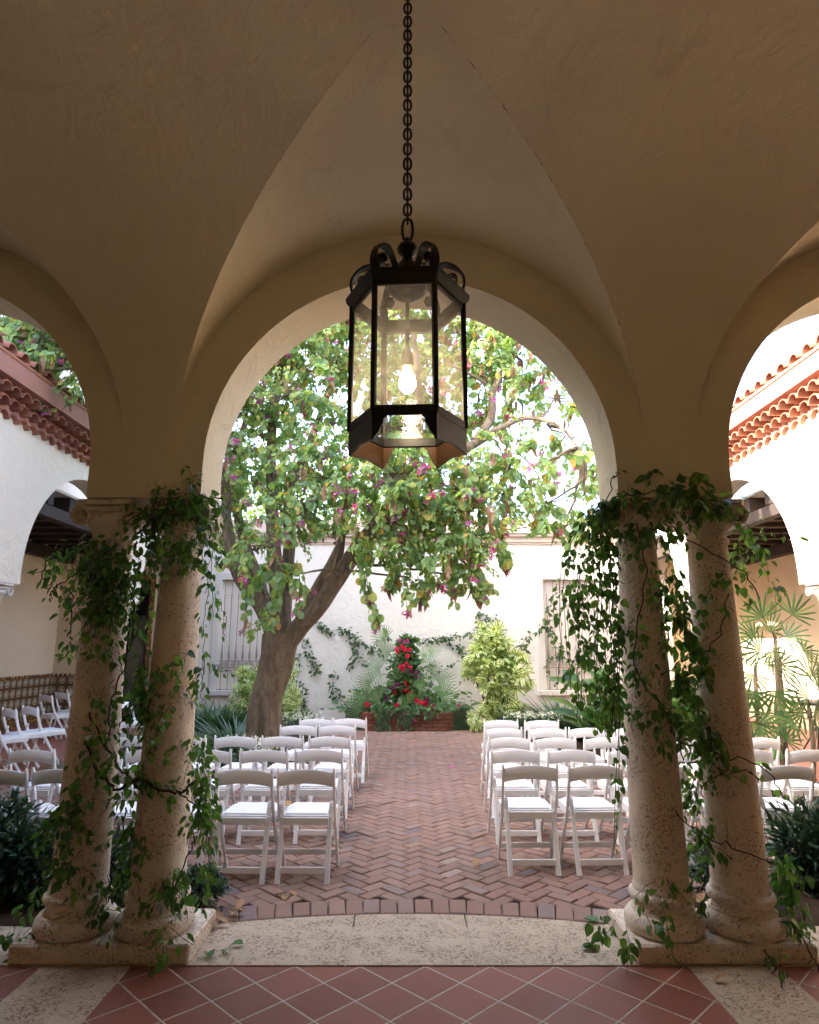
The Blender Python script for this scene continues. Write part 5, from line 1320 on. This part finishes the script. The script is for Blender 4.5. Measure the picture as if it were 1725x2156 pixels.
blooms('purple orchid spray right of the upper pink band', [(868, 1412, 14.0), (874, 1416, 14.0), (880, 1422, 14.0), (884, 1426, 14.0)], m_purple, .09)
blooms('purple orchids left of the crimson roses', [(826, 1448, 14.0), (832, 1444, 14.0), (840, 1446, 14.0), (829, 1453, 14.0)], m_purple, .09)
blooms('lilac orchids above the top pink roses', [(846, 1350, 14.2), (852, 1346, 14.2), (858, 1352, 14.2)], m_magenta, .09)
blooms('purple blossoms at the left edge of the spire below the crimson roses', [(808, 1466, 14.0), (812, 1462, 14.0)], m_purple, .08)
blooms('hot pink roses at the lower right of the spire', [(887, 1477, 13.8), (893, 1479, 13.8), (899, 1480, 13.8), (881, 1478, 13.8)], m_pink, .10)
blooms('dark purple roses beside the lower right pink roses', [(905, 1476, 13.85), (911, 1478, 13.85)], m_purple, .10)
blooms('coral red roses at the right end of the planter', [(916, 1488, 13.8), (921, 1492, 13.8)], m_pink, .10)
blooms('two red roses at the left end of the planter', [(772, 1487, 13.8), (779, 1481, 13.8)], m_pink, .09)
blooms('single red rose in the middle above the brick rim', [(839, 1484, 13.75)], m_pink, .10)
blooms('lilac orchid hanging on the front of the brick rim', [(850, 1503, 13.66), (856, 1501, 13.66)], m_magenta, .08)
blooms('small purple orchid low on the bricks', [(871, 1517, 13.64)], m_magenta, .07)
blooms('pink blossom in the ivy at the right end', [(967, 1491, 13.8)], m_magenta, .09)

# ================================================================== SMALL THINGS
def leaf_thing(px, py, h, size, mat, label, tm=OVAL, ang=None, name='fallen_leaf', up=.12, group='fallen leaves on the courtyard floor'):
    p = G(px, py, h); L = Leaves(tm); a = random.random()*6.28 if ang is None else ang
    L.add(p+Vector((0, 0, .012)), (math.cos(a), math.sin(a), up), Vector((random.gauss(0, .25), random.gauss(0, .25), 1)), size)
    o = build_leaves(name, L, mat); o.location = (0, 0, 0); return tag(o, label, 'leaf', group)
leaf_thing(609, 1699, .455, .075, m_dry, 'yellow curled leaf lying on a white chair seat left of the aisle', BAUH, 2.6, up=.3, group=None)
leaf_thing(1001, 1825, .0, .06, m_dry, 'round orange-brown leaf on the bricks right of the middle, near the front', BAUH, 1.0, up=.9)
leaf_thing(957, 1616, 0, .07, m_magenta, 'magenta petal on the herringbone paving in the aisle', BAUH)
leaf_thing(720, 1821, 0, .05, m_dry, 'small pale leaf on the bricks by the nearest left aisle chair', OVAL)
leaf_thing(980, 1658, 0, .06, m_dry, 'dry leaf in the aisle beside the third right chair row', OVAL)
leaf_thing(845, 1558, 0, .08, m_dry, 'orange leaf in the far aisle in front of the planter', BAUH)
for px, py, s, wh in ((610, 1880, .09, 'highest'), (600, 1899, .12, 'largest'), (595, 1890, .08, 'leftmost')): leaf_thing(px, py, 0, s, m_dry, 'dry curled leaf on the left brick border, %s of three' % wh, OVAL)
GD = 'brown dead leaves around the small bush'
WH = ['farthest right of the pile', 'lowest of the pile near the slab', 'beside the second plinth edge', 'against the plinth corner', 'just under the bush', 'behind the bush by the plinth', 'in the middle of the pile', 'right of the bush on the bricks', 'on the end of the brick border', 'between the bush and the slab']
for i, (px, py) in enumerate(((500, 1917), (470, 1940), (455, 1955), (435, 1950), (425, 1935), (420, 1905), (448, 1938), (490, 1925), (515, 1925), (480, 1948))):
    leaf_thing(px, py, .02, random.uniform(.07, .11), m_dry, 'brown dead leaf by the small left bush, '+WH[i], OVAL, up=.5, group=GD)
for i, (px, py) in enumerate(((1445, 1950), (1455, 1925), (1475, 1940), (1470, 1905))): leaf_thing(px, py, .1, .11, m_dry, 'brown dead leaf between the right column bases, '+['lowest', 'left', 'right', 'highest'][i]+' one', OVAL, up=.6, group='dead leaves between the right column bases')
leaf_thing(1505, 2072, 0, .07, m_dry, 'brown curled leaf on the stone band in front of the right columns', OVAL, up=.7)
GV = 'green leaves dropped on the threshold slabs'
for i, (px, py, s) in enumerate(((1436-190, 1945+0, .09), (1243, 1990, .09), (1233, 2000, .07), (1252, 1996, .08), (510, 1990, .06), (480, 2003, .06), (440, 2010, .07), (1290, 1968, .07), (1310, 1995, .08))):
    leaf_thing(px, py, .01, s, m_vine, 'green vine leaf on the threshold slabs, '+['alone in front of the right soldier bricks', 'uppermost of the right trio', 'left of the right trio', 'right of the right trio', 'nearest the middle on the left', 'middle one on the left', 'beside the left plinth', 'by the upper corner of the right plinth', 'against the right plinth side'][i], HEART, up=.25, group=GV)
GC = 'scattered leaf crumbs on the brick paving'
L = Leaves(OVAL)
for i in range(260):
    x = random.uniform(-3.5, 3.5); y = random.uniform(4.9, 13.5)
    L.add((x, y, .008), (random.gauss(0, 1), random.gauss(0, 1), .05), Vector((0, 0, 1))+rv(.3), random.uniform(.012, .035))
for i in range(150):
    x = random.choice((-1, 1))*random.uniform(1.0, 2.2); y = random.uniform(3.0, 4.6); L.add((x, y, .012), (random.gauss(0, 1), random.gauss(0, 1), .05), Vector((0, 0, 1))+rv(.3), random.uniform(.01, .03))
o = build_leaves('leaf_litter', L, m_dry, kind='stuff'); tag(o, 'tiny dry leaf crumbs scattered over the bricks and slabs', 'leaf litter')
# little ground spotlight by the wall
p = G(670, 1520); sl = thing('ground_spotlight', 'small black spotlight on the ground near the wall left of the planter', 'spotlight', (p.x, 13.4, 0))
m = M(); m.box(p.x-.04, p.x+.04, 13.37, 13.43, 0, .1); m.build('stake', m_iron, sl); m = M(); m.tube([(p.x, 13.3, .13), (p.x, 13.45, .15)], [.06, .045], 14); m.build('lamp_head', m_iron, sl)
# wrought iron table and chairs in the right arcade
def iron_chair(x, y, rz, label):
    t = thing('patio_chair', label, 'chair', (x, y, .098), rz, 'black wrought iron patio chairs in the right arcade')
    def add(name, m): o = bpy.data.objects.new(name, m.mesh(name)); o.data.materials.append(m_iron); COL.objects.link(o); o.parent = t
    m = M(); m.tube([(.22*math.cos(a), .22*math.sin(a), .44) for a in [i*math.pi/10 for i in range(21)]], .012, 6, False)
    for i in range(-5, 6):
        w_ = math.sqrt(max(0, .22**2-(i*.04)**2)); m.tube([(i*.04, -w_, .44), (i*.04, w_, .44)], .004, 4); m.tube([(-w_, i*.04, .44), (w_, i*.04, .44)], .004, 4)
    add('seat', m)
    m = M(); m.tube([(.21*math.cos(a), -.2-.02*math.sin(a), .44+.46*math.sin(a)) for a in [i*math.pi/14 for i in range(15)]], .012, 6)
    for s in (-1, 1): m.tube([(s*(.09+.07*(1-t_/16)*math.cos(t_*.6)), -.21, .66+.07*(1-t_/16)*math.sin(t_*.6)) for t_ in range(16)], .006, 5)
    m.tube([(0, -.2, .44), (0, -.22, .9)], .006, 5); add('backrest', m)
    for sx in (-1, 1):
        for sy in (-1, 1): m = M(); m.tube([(sx*.17, sy*.15, .44), (sx*.2, sy*.19, .2), (sx*.22, sy*.22, 0)], .011, 6); add('leg', m)
iron_chair(5.95, 9.5, R(150), 'black wrought iron patio chair behind the tall palm'); iron_chair(5.35, 7.0, R(200), 'black wrought iron patio chair at the right picture edge')
t = thing('patio_table', 'round black wrought iron table in the right arcade', 'table', (6.4, 10.4, .098))
m = M(); m.lathe([(.42, .79), (.45, .80), (.45, .83), (.4, .835)], (6.4, 10.4, 0), 32); m.build('table_top', m_iron, t)
for k in range(4):
    m = M(); a = R(45+90*k); m.tube([(6.4+.3*math.cos(a), 10.4+.3*math.sin(a), .79), (6.4+.12*math.cos(a), 10.4+.12*math.sin(a), .45), (6.4+.34*math.cos(a), 10.4+.34*math.sin(a), .1)], .013, 6); m.build('leg', m_iron, t)
